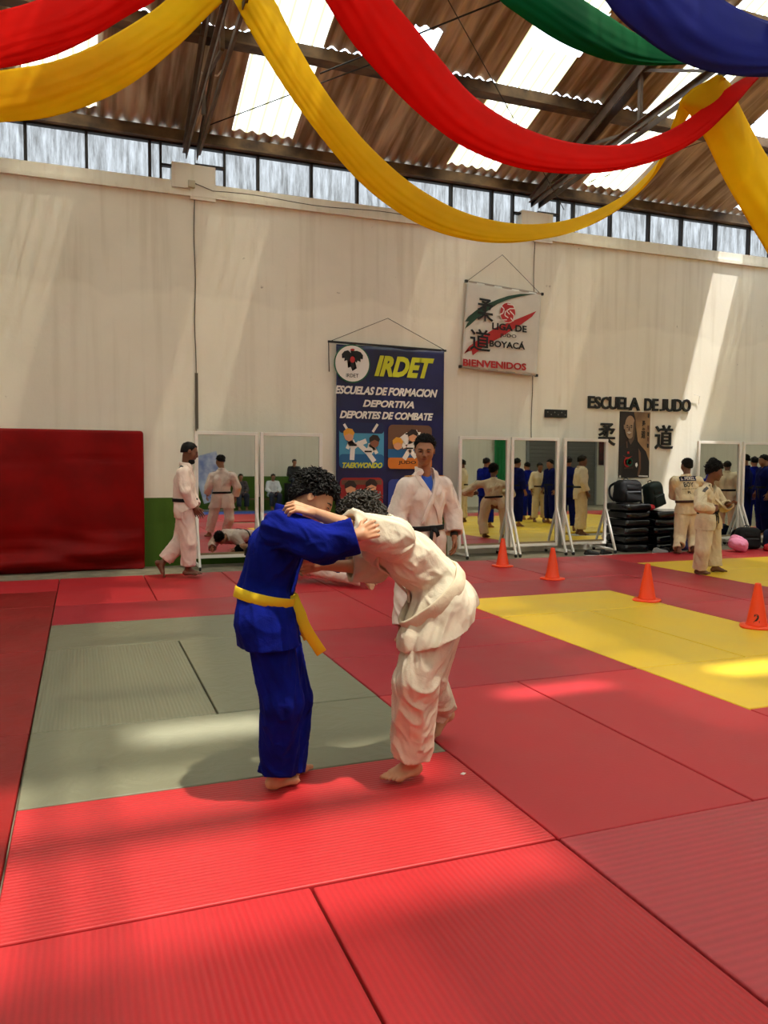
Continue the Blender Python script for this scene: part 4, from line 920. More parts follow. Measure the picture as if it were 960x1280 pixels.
def limb_body(Fd, J, s):
    c = lambda *a, **k: Fd.cone(*a, **k)
    up = nv(J['neck']-(J['hipR']+J['hipL'])/2); rt = nv(J['shR']-J['shL']); fw = np.cross(up, rt)
    pel = (J['hipR']+J['hipL'])/2; wst = J['waist']; ch = J['chest']
    c(J['shR'], J['shL'], .052*s, .052*s, k=.03)
    for q in (1, -1):
        c(ch+rt*.075*s*q, wst+rt*.05*s*q, .098*s, .088*s, k=.03); c(wst+rt*.05*s*q, pel+rt*.075*s*q, .085*s, .098*s, k=.03)
    c((J['shR']+J['shL'])/2, J['neck'], .07*s, .052*s, k=.03); c(J['neck'], J['headb'], .058*s, .053*s, k=.015)
    for z in 'RL':
        c(J['sh'+z], J['el'+z], .047*s, .036*s); c(J['el'+z], J['el'+z]*.65+J['wr'+z]*.35, .037*s, .039*s); c(J['el'+z]*.65+J['wr'+z]*.35, J['wr'+z], .038*s, .024*s)
        c(J['hip'+z], J['kn'+z], .082*s, .052*s, k=.02); c(J['kn'+z], J['kn'+z]*.65+J['an'+z]*.35, .05*s, .053*s); c(J['kn'+z]*.65+J['an'+z]*.35, J['an'+z], .052*s, .033*s)
def ribbon(name, pts, nrm, w, th, m, parent, widths=None):
    pts = [np.array(p, float) for p in pts]; n = len(pts); V = []
    for i, p in enumerate(pts):
        t = nv(pts[min(i+1, n-1)]-pts[max(i-1, 0)]); N = nv(nrm[i]-t*(nrm[i]@t)); W = np.cross(N, t); ww = (widths[i] if widths else w)/2
        V += [p-W*ww, p+W*ww, p+W*ww*.96+N*th, p-W*ww*.96+N*th]
    Fc = []
    for i in range(n-1):
        for k in range(4): a = 4*i+k; b = 4*i+(k+1) % 4; Fc.append((a, b, b+4, a+4))
    Fc += [(0, 3, 2, 1), (4*n-4, 4*n-3, 4*n-2, 4*n-1)]
    o = MB().vf(V, Fc).build(name, m, parent, True); bv = o.modifiers.new('b', 'BEVEL'); bv.width = th*.3; bv.segments = 1; bv.limit_method = 'ANGLE'; return o
def gi_mat(name, rgb, dark=.12):
    m = mat(name, rgb, .9, .12, var=dark, var_scale=9)
    nt = m.node_tree; N = nt.nodes; L = nt.links
    if 'weave' not in N:
        tc = [q for q in N if q.type == 'TEX_COORD'][0]; n1 = N.new('ShaderNodeTexNoise'); n1.name = 'weave'; n1.inputs['Scale'].default_value = 22; n1.inputs['Detail'].default_value = 4; n1.inputs['Distortion'].default_value = .8
        vo = N.new('ShaderNodeTexVoronoi'); vo.inputs['Scale'].default_value = 260; L.new(tc.outputs['Object'], vo.inputs['Vector']); L.new(tc.outputs['Object'], n1.inputs['Vector'])
        b1 = N.new('ShaderNodeBump'); b1.inputs['Strength'].default_value = .35; b1.inputs['Distance'].default_value = .012; L.new(n1.outputs[0], b1.inputs['Height'])
        b2 = N.new('ShaderNodeBump'); b2.inputs['Strength'].default_value = .25; b2.inputs['Distance'].default_value = .0015; L.new(vo.outputs[0], b2.inputs['Height']); L.new(b1.outputs[0], b2.inputs['Normal'])
        L.new(b2.outputs[0], N['Principled BSDF'].inputs['Normal'])
    return m
def skin_mat(name, rgb):
    m = mat(name, rgb, .5, .4, var=.1, var_scale=20); b = m.node_tree.nodes['Principled BSDF']; b.inputs['Subsurface Weight'].default_value = .08; b.inputs['Subsurface Radius'].default_value = (.02, .008, .004); b.inputs['Subsurface Scale'].default_value = .5; return m
GI_W = gi_mat('white_cotton_gi', (222, 210, 188)); GI_P = gi_mat('pinkish_white_cotton_gi', (238, 216, 206)); GI_C = gi_mat('cream_cotton_gi', (226, 206, 172)); GI_B = gi_mat('blue_cotton_gi', (10, 26, 132), .35); GI_N = gi_mat('navy_cotton_gi', (14, 22, 84), .3)
SK1 = skin_mat('tan_skin', (206, 152, 116)); SK2 = skin_mat('brown_skin', (166, 112, 82)); SK3 = skin_mat('dark_brown_skin', (120, 78, 58))
HAIR_M = mat('black_hair', (17, 13, 12), .6, .22, var=.3, var_scale=60); HAIR_G = mat('sunlit_dark_hair', (52, 44, 36), .5, .4, var=.5, var_scale=40)  # HAIR_G is paler: sunlight on the hair is put into its colour
BELT_B = mat('black_belt_cotton', (18, 17, 20), .75, .3); BELT_Y = mat('yellow_belt_cotton', (226, 190, 30), .7, .3, var=.1); BELT_BR = mat('dark_brown_belt_cotton', (58, 28, 24), .75)

def hline(y, side, low, front):
    return np.where(y > .02, np.minimum(side+(y-.02)*(front-side)/.20, front+(y-.22)*.05), np.where(y > -.12, side, low+(y+.42)*(side-low)/.30))
def hair(name, c, fwd, up, s, m, parent, n=420, ln=.16, curl=.35, seed=0, low=-.12, front=.30, h=.005, side=-.05, rad=.011, lift=1.0, cap=.03, top=0.0):
    """cap over the skull plus single locks, joined into one mesh; units of head height"""
    r, f, u = frame(fwd, up); R = np.stack([r, f, u], 1); P = lambda x, y, z: c + s*(r*x+f*y+u*z)
    Fd = Field(c-.75*s, c+.75*s, h)
    Fd.ell(P(0, -.065, .15+top*.3), np.array([.345+cap, .425+cap, .365+cap+top])*s, R, .004)
    Fd.ell(P(0, -.18, -.05), np.array([.31, .30, .30])*s, R, .02)
    # clear the face, the neck and round the ears
    def keep(F, X, Y, Z):
        px, py, pz = X-c[0], Y-c[1], Z-c[2]; y = (px*f[0]+py*f[1]+pz*f[2])/s; z = (px*u[0]+py*u[1]+pz*u[2])/s
        line = hline(y, side, low, front)
        return np.maximum(F, (line-z)*s*.8)
    Fd.region(keep, c-.75*s, c+.75*s)
    V, Q = Fd.mesh(); b = MB(); b.vf(V, Q.tolist()); rs = np.random.RandomState(seed)
    k = 0; n = int(n*2.2); rad *= .62
    while k < n:
        v = rs.normal(size=3); v /= np.linalg.norm(v); x, y, z = v[0]*.36, -.065+v[1]*.44, .10+v[2]*(.42+top)
        if z < float(hline(np.array(y), side, low, front))+.03: continue
        k += 1; nrm = nv(r*v[0]/.36+f*v[1]/.44+u*v[2]/.38); p = Fd.hit(c, P(x, y, z)-c, .72*s); L_ = ln*s*(.6+.8*rs.rand())*(.4 if z < .22 and y < .25 else 1)
        d = nv(nrm*lift + rs.normal(size=3)*curl*1.2 + f*.25*max(0, z) ); w = nv(np.cross(d, rs.normal(size=3))); w2 = np.cross(d, w); pts = []; ph = rs.rand()*6.28; tn = 1.2+rs.rand()
        for q in range(6):
            t = q/5; pts.append(p + d*L_*t - u*L_*.25*t*t + (w*math.cos(ph+t*tn*4)+w2*math.sin(ph+t*tn*4))*curl*L_*.45*t - nrm*.006)
        rr = rad*s/.2*(.8+.5*rs.rand()); VV, FF = tube_vf(pts, [rr, rr*1.15, rr*1.1, rr*.9, rr*.65, rr*.2], 5)
        b.vf(VV, FF)
    return b.build(name, m, parent, True, recalc=False)
def face_bits(c, fwd, up, s, parent, brow=True, open_=.5, smile=0):
    r, f, u = frame(fwd, up); P = lambda x, y, z: c + s*(r*x+f*y+u*z)
    D = mat('dark_eye_and_brow', (20, 15, 13), .4)
    for q in (-1, 1):
        if brow: MB().tube([P(q*.06, .388, .088), P(q*.12, .392, .112), P(q*.20, .355, .105), P(q*.24, .32, .085)], [.006*s/.2*.6, .0045*s/.2, .0038*s/.2, .0015*s/.2], 6).build('eyebrow', D, parent, True)
        if open_ > .2: e = MB(); e.lathe([(.001, -.5), (.35, -.42), (.5, 0), (.35, .42), (.001, .5)], n=12); bmesh.ops.transform(e.bm, matrix=Matrix.Translation(Vector(P(q*.145, .392, .022))) @ Matrix(np.vstack([np.c_[np.stack([r*.07*s, f*.03*s, u*.035*s], 1), [0, 0, 0]], [0, 0, 0, 1]]).tolist()), verts=e.bm.verts); e.build('eye', D, parent, True)
        MB().tube([P(q*.095, .398, .020), P(q*.145, .410, .040*open_*1.2+.012), P(q*.205, .375, .018)], .0022*s/.2, 5).build('eyelashes', D, parent, True)
    MB().tube([P(-.085-.02*smile, .395, -.240+.02*smile), P(-.04, .425, -.246), P(.04, .425, -.246), P(.085+.02*smile, .395, -.240+.02*smile)], .0032*s/.2, 6).build('lips', mat('lip_colour', (128, 60, 52), .5), parent, True)

def person(name, label, J, s, gi, skin, belt, res=.008, bres=None, group=None, head_s=None, feet=None, hands=None, hem=None, collar=True, vneck=None, shirt=None, hairfn=None, wr=.010, tails=None, pant=1.0, sleeve=1.0, skirt=None, facebits=None, slit=None, cat='person', cuffR=.82, cuffL=.82, hemt=.90, hemtR=None, shead=None, belt_h=0, belt_w=.045, belt_t=.010, belt_r=.185, extra=None, origin=None, tuck=0, jaw=1.0, skw=1.0, bodyname='body'):
    J = {k: np.array(v, float) for k, v in J.items()}
    pel = (J['hipR']+J['hipL'])/2; up = nv(J['neck']-pel); rt = nv(J['shR']-J['shL']); rt = nv(rt-up*(rt@up)); fw = np.cross(up, rt)
    o0 = np.array(origin if origin is not None else [pel[0], pel[1], 0]); root = empty(name, tuple(o0), 0, label, cat, group)
    A = lambda o: P_(o, root)
    allp = np.stack([v for k, v in J.items() if v.shape == (3,) and k not in ('hf', 'hu')]); lo = allp.min(0)-.24*s; hi = allp.max(0)+.24*s
    hs = head_s or .225*s; bres = bres or res
    # ---- body
    B_ = Field(lo, hi, bres); J.setdefault('waist', pel*.6+J['neck']*.4); J.setdefault('chest', pel*.28+J['neck']*.72-up*.0)
    J['headb'] = J['head'] - nv(J['hu'])*hs*.22 - nv(J['hf'])*hs*.10
    limb_body(B_, J, s); add_head(B_, J['head'], J['hf'], J['hu'], hs, jaw=jaw)
    for z in 'RL':
        hh = dict(d=J['wr'+z]-J['el'+z], n=-fw if False else (rt if z == 'L' else -rt), curl=(18, 26, 20), thumb=(1 if z == 'R' else -1)); hh.update((hands or {}).get(z, {}))
        add_hand(B_, J['wr'+z], hh['d'], hh['n'], .175*s, hh['curl'], hh['thumb'], hh.get('spread', .10), curls=hh.get('curls'), thumb_out=hh.get('to', .6))
        ft = dict(t=fw-np.array([0, 0, fw[2]]), u=(0, 0, 1)); ft.update((feet or {}).get(z, {})); add_foot(B_, J['an'+z], ft['t'], ft['u'], .245*s, 1 if z == 'R' else -1)
    A(B_.build(bodyname, skin, root))
    # ---- trousers
    T_ = Field(lo, hi, res); pa = wr
    for i, z in enumerate('RL'):
        ht = hemtR if (z == 'R' and hemtR) else hemt
        h_, k_, a_ = J['hip'+z], J['kn'+z], J['an'+z]; e = k_+(a_-k_)*ht
        T_.cone(h_+up*.04*s, k_, .112*s*pant, .094*s*pant, .03, amp=pa*.9, fa=7, fb=1.5, tw=9, seed=i+J['head'][0]); T_.cone(k_, e+(a_-k_)*.08, .094*s*pant, .086*s*pant, .02, amp=pa*1.1, fa=13, fb=1.2, tw=5, seed=i+3+J['head'][0])
    T_.cone(J['hipR']+up*.07*s, J['hipL']+up*.07*s, .115*s, .115*s, .03)
    for z in 'RL':
        k_, a_ = J['kn'+z], J['an'+z]; d = nv(a_-k_); e = k_+(a_-k_)*(hemtR if (z == 'R' and hemtR) else hemt); m = np.array([.2*s]*3)
        hn = nv(d+(np.array(hem[z]) if hem and z in hem else 0)); T_.cut(e, hn, e-m+d*.10*s, e+m+d*.10*s); T_.cone(e-d*.05*s, e+d*.06*s, .066*s*pant, .078*s*pant, .004, 'sub')
    A(T_.build('trousers', gi, root))
    # ---- jacket
    G = Field(lo, hi, res); wst = J['waist']; ch = J['chest']
    G.cone(J['shR']-rt*.01*s, J['shL']+rt*.01*s, .070*s, .070*s, .03, amp=wr*.5, fa=8)
    for i, q in enumerate((1, -1)):
        G.cone(ch+rt*.085*s*q, wst+rt*.055*s*q, .122*s, .108*s, .04, amp=wr*1.1, fa=9, fb=1.6, tw=6, seed=i+J['head'][1])
    G.cone((J['shR']+J['shL'])/2, J['neck']-up*.01*s, .088*s, .070*s, .03)
    for z in 'RL': G.cone(J['neck']-up*.035*s, J['sh'+z]*.75+J['neck']*.25-up*.01*s, .072*s, .066*s, .03)
    for q, z in ((1, 'R'), (-1, 'L')):
        kd = nv(J['kn'+z]-J['hip'+z]); en = J['hip'+z]+(J['kn'+z]-J['hip'+z])*.5
        G.cone(wst+rt*.06*s*q, J['hip'+z]+up*.02*s, .106*s, .122*s*skw, .03, amp=wr, fa=8, seed=q+2); G.cone(J['hip'+z]+up*.02*s, en, .122*s*skw, .135*s*skw, .045, amp=wr*1.2, fa=3, fb=2.2, tw=3, seed=q+5)
    for i, z in enumerate('RL'):
        sh, el, wrr = J['sh'+z], J['el'+z], J['wr'+z]; cu = cuffR if z == 'R' else cuffL; cf = el+(wrr-el)*cu; d = nv(wrr-el)
        G.cone(sh, el, .080*s*sleeve, .070*s*sleeve, .03, amp=wr*1.1, fa=12, fb=1.3, tw=8, seed=i+6+J['head'][0]); G.cone(el, cf+d*.03, .070*s*sleeve, .072*s*sleeve, .02, amp=wr*.9, fa=13, fb=1.2, tw=6, seed=i+8)
    # waist drawn in by the belt
    sk = skirt or {}; hp = pel - up*.0; hd = nv((J['knR']+J['knL'])/2-pel) if 'n' not in sk else nv(sk['n']); hl = sk.get('l', .20)*s; pp = pel+hd*hl; m = np.array([.42*s]*3)
    G.cut(pp, hd, pp-m, pp+m) if not sk.get('none') else None
    for q, z in ((1, 'R'), (-1, 'L')):
        dd = nv(J['kn'+z]-J['hip'+z]); e = J['hip'+z]+dd*hl; sk.get('solid') or G.cone(e-dd*.05*s, e+dd*.09*s, .102*s*skw, .13*s*skw, .01, 'sub')
    for z in 'RL':
        el, wrr = J['el'+z], J['wr'+z]; d = nv(wrr-el); cu = cuffR if z == 'R' else cuffL; cf = el+(wrr-el)*cu; m = np.array([.16*s]*3)
        G.cut(cf, d, cf-m+d*.09*s, cf+m+d*.09*s); G.cone(cf-d*.05*s, cf+d*.05*s, .050*s*sleeve, .060*s*sleeve, .004, 'sub')
    for e_ in (extra or []): G.cone(*e_)
    if slit is not None: G.cone(slit[0], slit[1], slit[2], slit[3], .006, 'sub')
    nb = J['neck']; sm = (J['shR']+J['shL'])/2
    G.cone(nb+up*.0*s+fw*.015*s, nb+up*.20*s+fw*.03*s, .060*s, .11*s, .01, 'sub')
    H = np.linalg.norm(nb-wst); v0 = (vneck or .72); slope = .60 if vneck else .45
    def vcut(F, X, Y, Z):
        px, py, pz = X-wst[0], Y-wst[1], Z-wst[2]; v = (px*up[0]+py*up[1]+pz*up[2])/H; uu = np.abs(px*rt[0]+py*rt[1]+pz*rt[2]); w = px*fw[0]+py*fw[1]+pz*fw[2]
        dd = np.maximum(uu-(v-v0)*.115*s/(1-v0), .035*s-w); return np.maximum(F, -dd)
    if vneck: G.region(vcut, nb-.3*s, nb+.3*s)
    A(G.build('jacket', gi, root))
    if shirt is not None:
        Sf = Field(ch-.3*s, ch+.3*s, res); 
        for q in (1, -1): Sf.cone(ch+rt*.075*s*q, wst+rt*.05*s*q, .106*s, .094*s, .03)
        Sf.cone(J['shR']*.8+J['shL']*.2, J['shL']*.8+J['shR']*.2, .062*s, .062*s, .03); Sf.cone(sm, nb-up*.01*s, .078*s, .06*s, .03); Sf.cone(nb+fw*.02*s, nb+up*.15*s+fw*.03*s, .056*s, .09*s, .005, 'sub')
        A(Sf.build('t_shirt', shirt, root))
    # ---- belt
    bc = wst - up*.03*s + up*belt_h*s; N = 56; pts = []; nr = []
    for i in range(N+1):
        a = 2*math.pi*i/N; d = fw*math.cos(a)+rt*math.sin(a); p = G.hit(bc, d, (belt_r+.06*abs(math.cos(a)))*s); pts.append(p+d*.001); nr.append(d)
    rr_ = [float((p-bc)@d) for p, d in zip(pts, nr)]; md = np.median(rr_)
    pts = [bc+d*min(r_, md*(1.30 if belt_r < .2 else 2)) for r_, d in zip(rr_, nr)]
    pts = [(pts[(i-1) % N]+2*pts[i % N]+pts[(i+1) % N])/4 + nr[i]*.003 for i in range(N+1)]
    bo = A(ribbon('belt', pts, nr, belt_w*s, belt_t*s, belt, root))
    kn = G.hit(bc, fw, .3*s)+fw*.012*s
    if tails is None: tails = [(-.03, -.26), (.05, -.22)]
    if tails:
        kb = MB().box((0, 0, 0), (.07*s, .035*s, .045*s), bevel=.012*s, seg=3); bmesh.ops.transform(kb.bm, matrix=Matrix(np.vstack([np.c_[np.stack([rt, fw, up], 1), kn], [0, 0, 0, 1]]).tolist()), verts=kb.bm.verts); A(kb.build('belt_knot', belt, root, True))
        for ti in tails:
            if len(ti) == 2:
                dx_, dz_ = ti; e = kn+rt*dx_*2.2*s+fw*.03*s+np.array([0, 0, dz_])*s; path = crom([kn, kn*.6+e*.4+fw*.02*s+rt*dx_*s*.3, e], 5)
                path = [kn] + [np.array(p) for p in path[1:]]; path = [p if G.sample(p)[0] > .008 else p+fw*(.012-min(0, G.sample(p)[0])) for p in path]; A(ribbon('belt_end', path, [fw]*len(path), belt_w*.9*s, .007*s, belt, root))
            else:
                path = crom(ti, 6); A(ribbon('belt_end', path, [nv(rt*1.0+fw*.25)]*len(path), belt_w*s, .007*s, belt, root))
    # ---- lapels
    if collar:
        L = []
        for q in (1, -1):
            path = []; top_ = nb+rt*.066*s*q+up*.012*s; back = nb-fw*.070*s+up*.02*s
            vs = [.02, .2, .4, .6, .78] if not vneck else [.03, (v0)*.55, v0-.02, (v0+1)/2, .93]; us = [-.055*q*1.0, -.03*q, .0, .03*q, .055*q] if not vneck else [-.10*q, -.055*q, .008*q, .072*q, .098*q]
            pl = []
            for v, x in zip(vs, us):
                c0_ = wst+up*H*v+rt*x*s; p = G.hit(c0_, fw, .3*s); pl.append(p+fw*(.002 if q == 1 else .007))
            pl += [nb+rt*.072*s*q+fw*.045*s+up*.0*s, top_+rt*.006*s*q, back+rt*.03*s*q, back]
            nr0 = [fw]*5+[nv(fw+rt*q*.8), nv(rt*q+up*.2), nv(-fw+rt*q*.6), -fw]
            path = crom(pl, 5); nrr = [nv(v) for v in crom(nr0, 5)]; A(ribbon('lapel', path, nrr, .048*s, .012*s, gi, root))
    if hairfn: A(hairfn(J['head'], J['hf'], J['hu'], hs, root))
    if facebits: 
        before = set(root.children); face_bits(J['head'], J['hf'], J['hu'], hs, root, **facebits)
        for ch_ in list(root.children):
            if ch_ not in before: P_(ch_, root)
    if origin is None or origin[0] or origin[1]:
        zm = min(float(B_.lo[2]+B_.h*np.argmax((B_.F < 0).any(axis=(0, 1)))), 9); root.location.z = max(-.025, min(.03, .003-zm))
    return root, G, dict(up=up, rt=rt, fw=fw, wst=wst, nb=nb, pel=pel, J=J, A=A)
# ================================================================== the people
def V3(*a): return np.array(a, float)
def AN(x, y, s): return FL(x, y)+np.array([0, 0, .081*s])
# --- boy in blue, facing right
def W(x, y, Y): return WL(x, y, Y)
J = dict(head=W(391, 626, .86), hf=V3(.74, -.36, -.58), hu=V3(.58, .0, .80), neck=W(364, 646, .86),
 shR=W(352, 664, .70), shL=W(366, 664, 1.02), elR=W(404, 684, .57), elL=W(400, 692, 1.14), wrR=W(448, 671, .53), wrL=W(432, 699, 1.12),
 waist=W(331, 738, .87), chest=W(347, 688, .86), hipR=W(331, 785, .77), hipL=W(338, 782, .96), knR=W(353, 880, .73), knL=W(366, 878, .97), anR=AN(347, 986, .88), anL=AN(360, 974, .88))
blue, GB, IB = person('person', 'boy in a blue gi with yellow belt, head bent, gripping his partner in white', J, .88, GI_B, SK1, BELT_Y, res=.0055, bres=.004,
 hands=dict(R=dict(d=(.92, .05, .30), n=(.1, .95, -.25), curl=(45, 62, 45), thumb=1, spread=.05), L=dict(d=(1, -.3, 0), n=(0, -.9, .1), curl=(50, 60, 40))),
 feet=dict(R=dict(t=(.85, .40, 0)), L=dict(t=(.8, .6, 0))), hemt=1.12, cuffR=.93, cuffL=.9, pant=1.0, sleeve=1.12, skirt=dict(l=.075, n=(0.05, 0, -1)), skw=1.12, wr=.012,
 tails=[[W(366, 747, .76), W(373, 765, .72), W(384, 790, .70), W(402, 818, .70)], [W(366, 750, .78), W(376, 770, .76), W(380, 785, .75), W(386, 800, .75)]],
 hairfn=lambda c, f, u, s, r: hair('hair', c, f, u, s, HAIR_M, r, n=620, ln=.15, curl=.5, seed=2, low=-.36, front=.26, side=.0, rad=.0085, top=.03, cap=.035),
 facebits=dict(open_=.1), belt_w=.055, head_s=.212, belt_h=.0, belt_r=.24)
# --- boy in white, bent forward, facing left
J = dict(head=W(458, 658, .88), hf=V3(-.62, .0, -.78), hu=V3(-.72, .10, .60), neck=W(480, 668, .80),
 shL=W(491, 676, .64), shR=W(480, 684, .98), elL=W(447, 667, .70), elR=W(466, 712, 1.02), wrL=W(390, 644, .64), wrR=W(398, 711, 1.03),
 waist=W(540, 727, .79), chest=W(507, 698, .80), hipL=W(557, 765, .70), hipR=W(562, 762, .90), knL=W(520, 856, .64), knR=W(532, 852, .96), anL=AN(513, 974, .88), anR=FL(537, 924)+V3(.083, .026, .11))
whitek, GW, IW = person('person', 'curly haired boy in white gi and white belt, bent forward against the boy in blue', J, .88, GI_W, SK1, gi_mat('white_belt_cotton', (222, 206, 178)), res=.0055, bres=.004,
 hands=dict(L=dict(d=(-.88, .05, .25), n=(.1, .5, -.9), curl=(35, 45, 35), thumb=-1), R=dict(d=(-1, -.1, 0), n=(0, -.9, -.1), curl=(35, 40, 30))),
 feet=dict(L=dict(t=(-.97, -.20, 0)), R=dict(t=(-.85, -.2, -.48), u=(-.48, 0, .85))), hemt=.90, hemtR=.80, cuffR=.42, cuffL=.25, pant=1.10, sleeve=1.1, skirt=dict(l=.065, n=(.31, 0, -.95), solid=1), skw=1.2, wr=.016,
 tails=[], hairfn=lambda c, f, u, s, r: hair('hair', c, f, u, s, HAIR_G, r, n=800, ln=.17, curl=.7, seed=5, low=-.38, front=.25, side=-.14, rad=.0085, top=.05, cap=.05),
 head_s=.215, belt_w=.075, belt_t=.018, belt_r=.27, extra=[(W(468, 670, .66), W(494, 682, .66), .05, .075, .05), (W(470, 690, .80), W(500, 690, .80), .07, .09, .05)])
# --- instructor
J = dict(head=W(531, 563.5, 3.50), hf=V3(-.42, -.88, -.18), hu=V3(.0, -.10, 1), neck=W(530, 590, 3.55),
 shR=W(508, 611, 3.50), shL=W(553, 609, 3.62), elR=W(496, 642, 3.50), elL=W(566, 642, 3.62), wrR=W(500, 668, 3.40), wrL=W(568, 672, 3.52),
 waist=W(528, 655, 3.56), chest=W(529, 622, 3.55), hipR=W(518, 682, 3.52), hipL=W(541, 682, 3.60), knR=W(508, 736, 3.48), knL=W(543, 736, 3.62), anR=AN(503, 800, .98), anL=AN(545, 795, .98))
inst, GI_, II = person('person', 'smiling instructor in white gi, black belt and blue shirt standing before the poster', J, .98, GI_P, SK2, BELT_B, res=.008, bres=.006,
 hands=dict(L=dict(d=(.0, -.05, -1), n=(-.9, .1, 0), thumb=-1)), feet=dict(R=dict(t=(-.55, -.85, 0)), L=dict(t=(.1, -1, 0))), vneck=.55, shirt=mat('blue_t_shirt', (52, 96, 200), .8),
 cuffL=.82, sleeve=1.08, skirt=dict(l=.17, n=(0, 0, -1)), wr=.010,
 hairfn=lambda c, f, u, s, r: hair('hair', c, f, u, s, HAIR_M, r, n=420, ln=.09, curl=.2, seed=8, low=-.12, front=.33, side=-.02, rad=.007, top=.03, cap=.015), facebits=dict(open_=.6, smile=1), head_s=.235, tails=[(.035, -.22), (-.02, -.07)])
w_ = II['J']['wrL']; d_ = nv(II['J']['wrL']-II['J']['elL'])
II['A'](MB().tube([w_-d_*.045, w_-d_*.015], .034, 20).build('wristwatch', mat('black_plastic', (20, 18, 18), .5), inst, True))
for q in (1, -1):
    a = II['J']['shR' if q == 1 else 'shL']; p = GI_.hit(a*.75+II['nb']*.25, (0, 0, 1), .3)
    II['A'](ribbon('shoulder_patch', [p+V3(-.05, 0, .004), p+V3(0, 0, .008), p+V3(.05, 0, .004)], [V3(0, 0, 1)]*3, .05, .004, mat('amber_patch', (220, 150, 40), .7) if q == -1 else mat('amber_patch', (220, 150, 40), .7), inst))
# --- man walking at the left
J = dict(head=W(237, 568, 7.62), hf=V3(.93, -.12, -.30), hu=V3(.24, 0, .97), neck=W(233, 585, 7.64),
 shR=W(229, 595, 7.47), shL=W(233, 595, 7.80), elR=W(232, 617, 7.40), elL=W(238, 618, 7.85), wrR=W(243, 638, 7.46), wrL=W(246, 638, 7.70),
 waist=W(229, 625, 7.64), chest=W(231, 605, 7.64), hipR=W(231, 645, 7.55), hipL=W(233, 645, 7.73), knR=W(236, 682, 7.54), knL=W(226, 680, 7.74), anR=AN(235.5, 722, 1.0), anL=W(203, 707, 7.74))
lm_, GL, IL = person('person', 'bearded man in a white gi walking barefoot past the left mirrors, head lowered', J, 1.0, GI_P, SK3, BELT_B, res=.010, bres=.007,
 hands=dict(R=dict(d=(.5, .25, -.9), n=(.3, .9, 0)), L=dict(d=(.45, -.2, -.9), n=(-.2, -.9, 0))), feet=dict(R=dict(t=(1, -.1, 0)), L=dict(t=(.50, 0, -.86), u=(.86, 0, .5))),
 skirt=dict(l=.05, n=(.03, 0, -1)), wr=.011, cuffR=.9, tails=[], sleeve=.9, hemt=.86,
 hairfn=lambda c, f, u, s, r: hair('hair', c, f, u, s, HAIR_M, r, n=260, ln=.05, curl=.2, seed=9, low=-.16, front=.33, side=-.06, rad=.007, cap=.012), facebits=dict(open_=.3), head_s=.235)
fr = frame(IL['J']['hf'], IL['J']['hu']); hc = IL['J']['head']
Bd = Field(hc-.2, hc+.2, .006); PB = lambda x, y, z: hc+.235*(fr[0]*x+fr[1]*y+fr[2]*z)
Bd.ell(PB(0, .17, -.33), np.array([.235, .225, .17])*.235, np.stack(fr, 1), .004); Bd.cut(PB(0, .30, -.15), fr[2], hc-.2, hc+.2); Bd.ell(PB(0, .40, -.245), np.array([.08, .06, .03])*.235, np.stack(fr, 1), .004, 'sub'); Bd.ell(PB(0, .42, -.16), np.array([.2, .1, .05])*.235, np.stack(fr, 1), .004, 'sub')
IL['A'](Bd.build('beard', HAIR_M, lm_)); wq = IL['J']['wrR']+V3(.02, 0, -.07)
p0 = GL.hit(IL['J']['shR']*.7+IL['nb']*.3, (-.5, -.5, .5), .3); IL['A'](ribbon('shoulder_patch', [p0+V3(-.02, -.01, -.06), p0+V3(-.01, -.01, .0), p0+V3(.02, 0, .05)], [nv(V3(-.5, -.6, .3))]*3, .05, .004, BLK, lm_))
# --- man seen from behind at the right
J = dict(head=W(858.5, 582.5, 7.90), hf=V3(.10, 1, -.12), hu=V3(0, .05, 1), neck=W(858, 596, 7.84),
 shR=W(873, 602, 7.80), shL=W(843, 602, 7.88), elR=W(876, 618, 8.05), elL=W(842, 620, 8.02), wrR=W(868, 622, 8.22), wrL=W(850, 622, 8.22),
 waist=W(858, 625, 7.80), chest=W(858, 611, 7.84), hipR=W(864, 641, 7.80), hipL=W(853, 641, 7.84), knR=W(867, 671, 7.82), knL=W(850, 671, 7.84), anR=AN(868, 692.5, .98), anL=AN(848.5, 692.5, .98))
r1, GR, IR = person('person', 'man in white gi seen from behind with BOY lettering on his back', J, .98, GI_C, SK3, BELT_BR, res=.011, bres=.009,
 hands=dict(R=dict(d=(-.2, 1, .1), n=(-.9, 0, .1)), L=dict(d=(.2, 1, .1), n=(.9, 0, .1))), skirt=dict(l=.03, n=(0, 0, -1)), wr=.011, tails=[], hemt=1.02, sleeve=1.0, skw=.93,
 hairfn=lambda c, f, u, s, r: hair('hair', c, f, u, s, HAIR_M, r, n=260, ln=.07, curl=.3, seed=12, low=-.26, front=.30, side=-.08, rad=.008, cap=.02), head_s=.235)
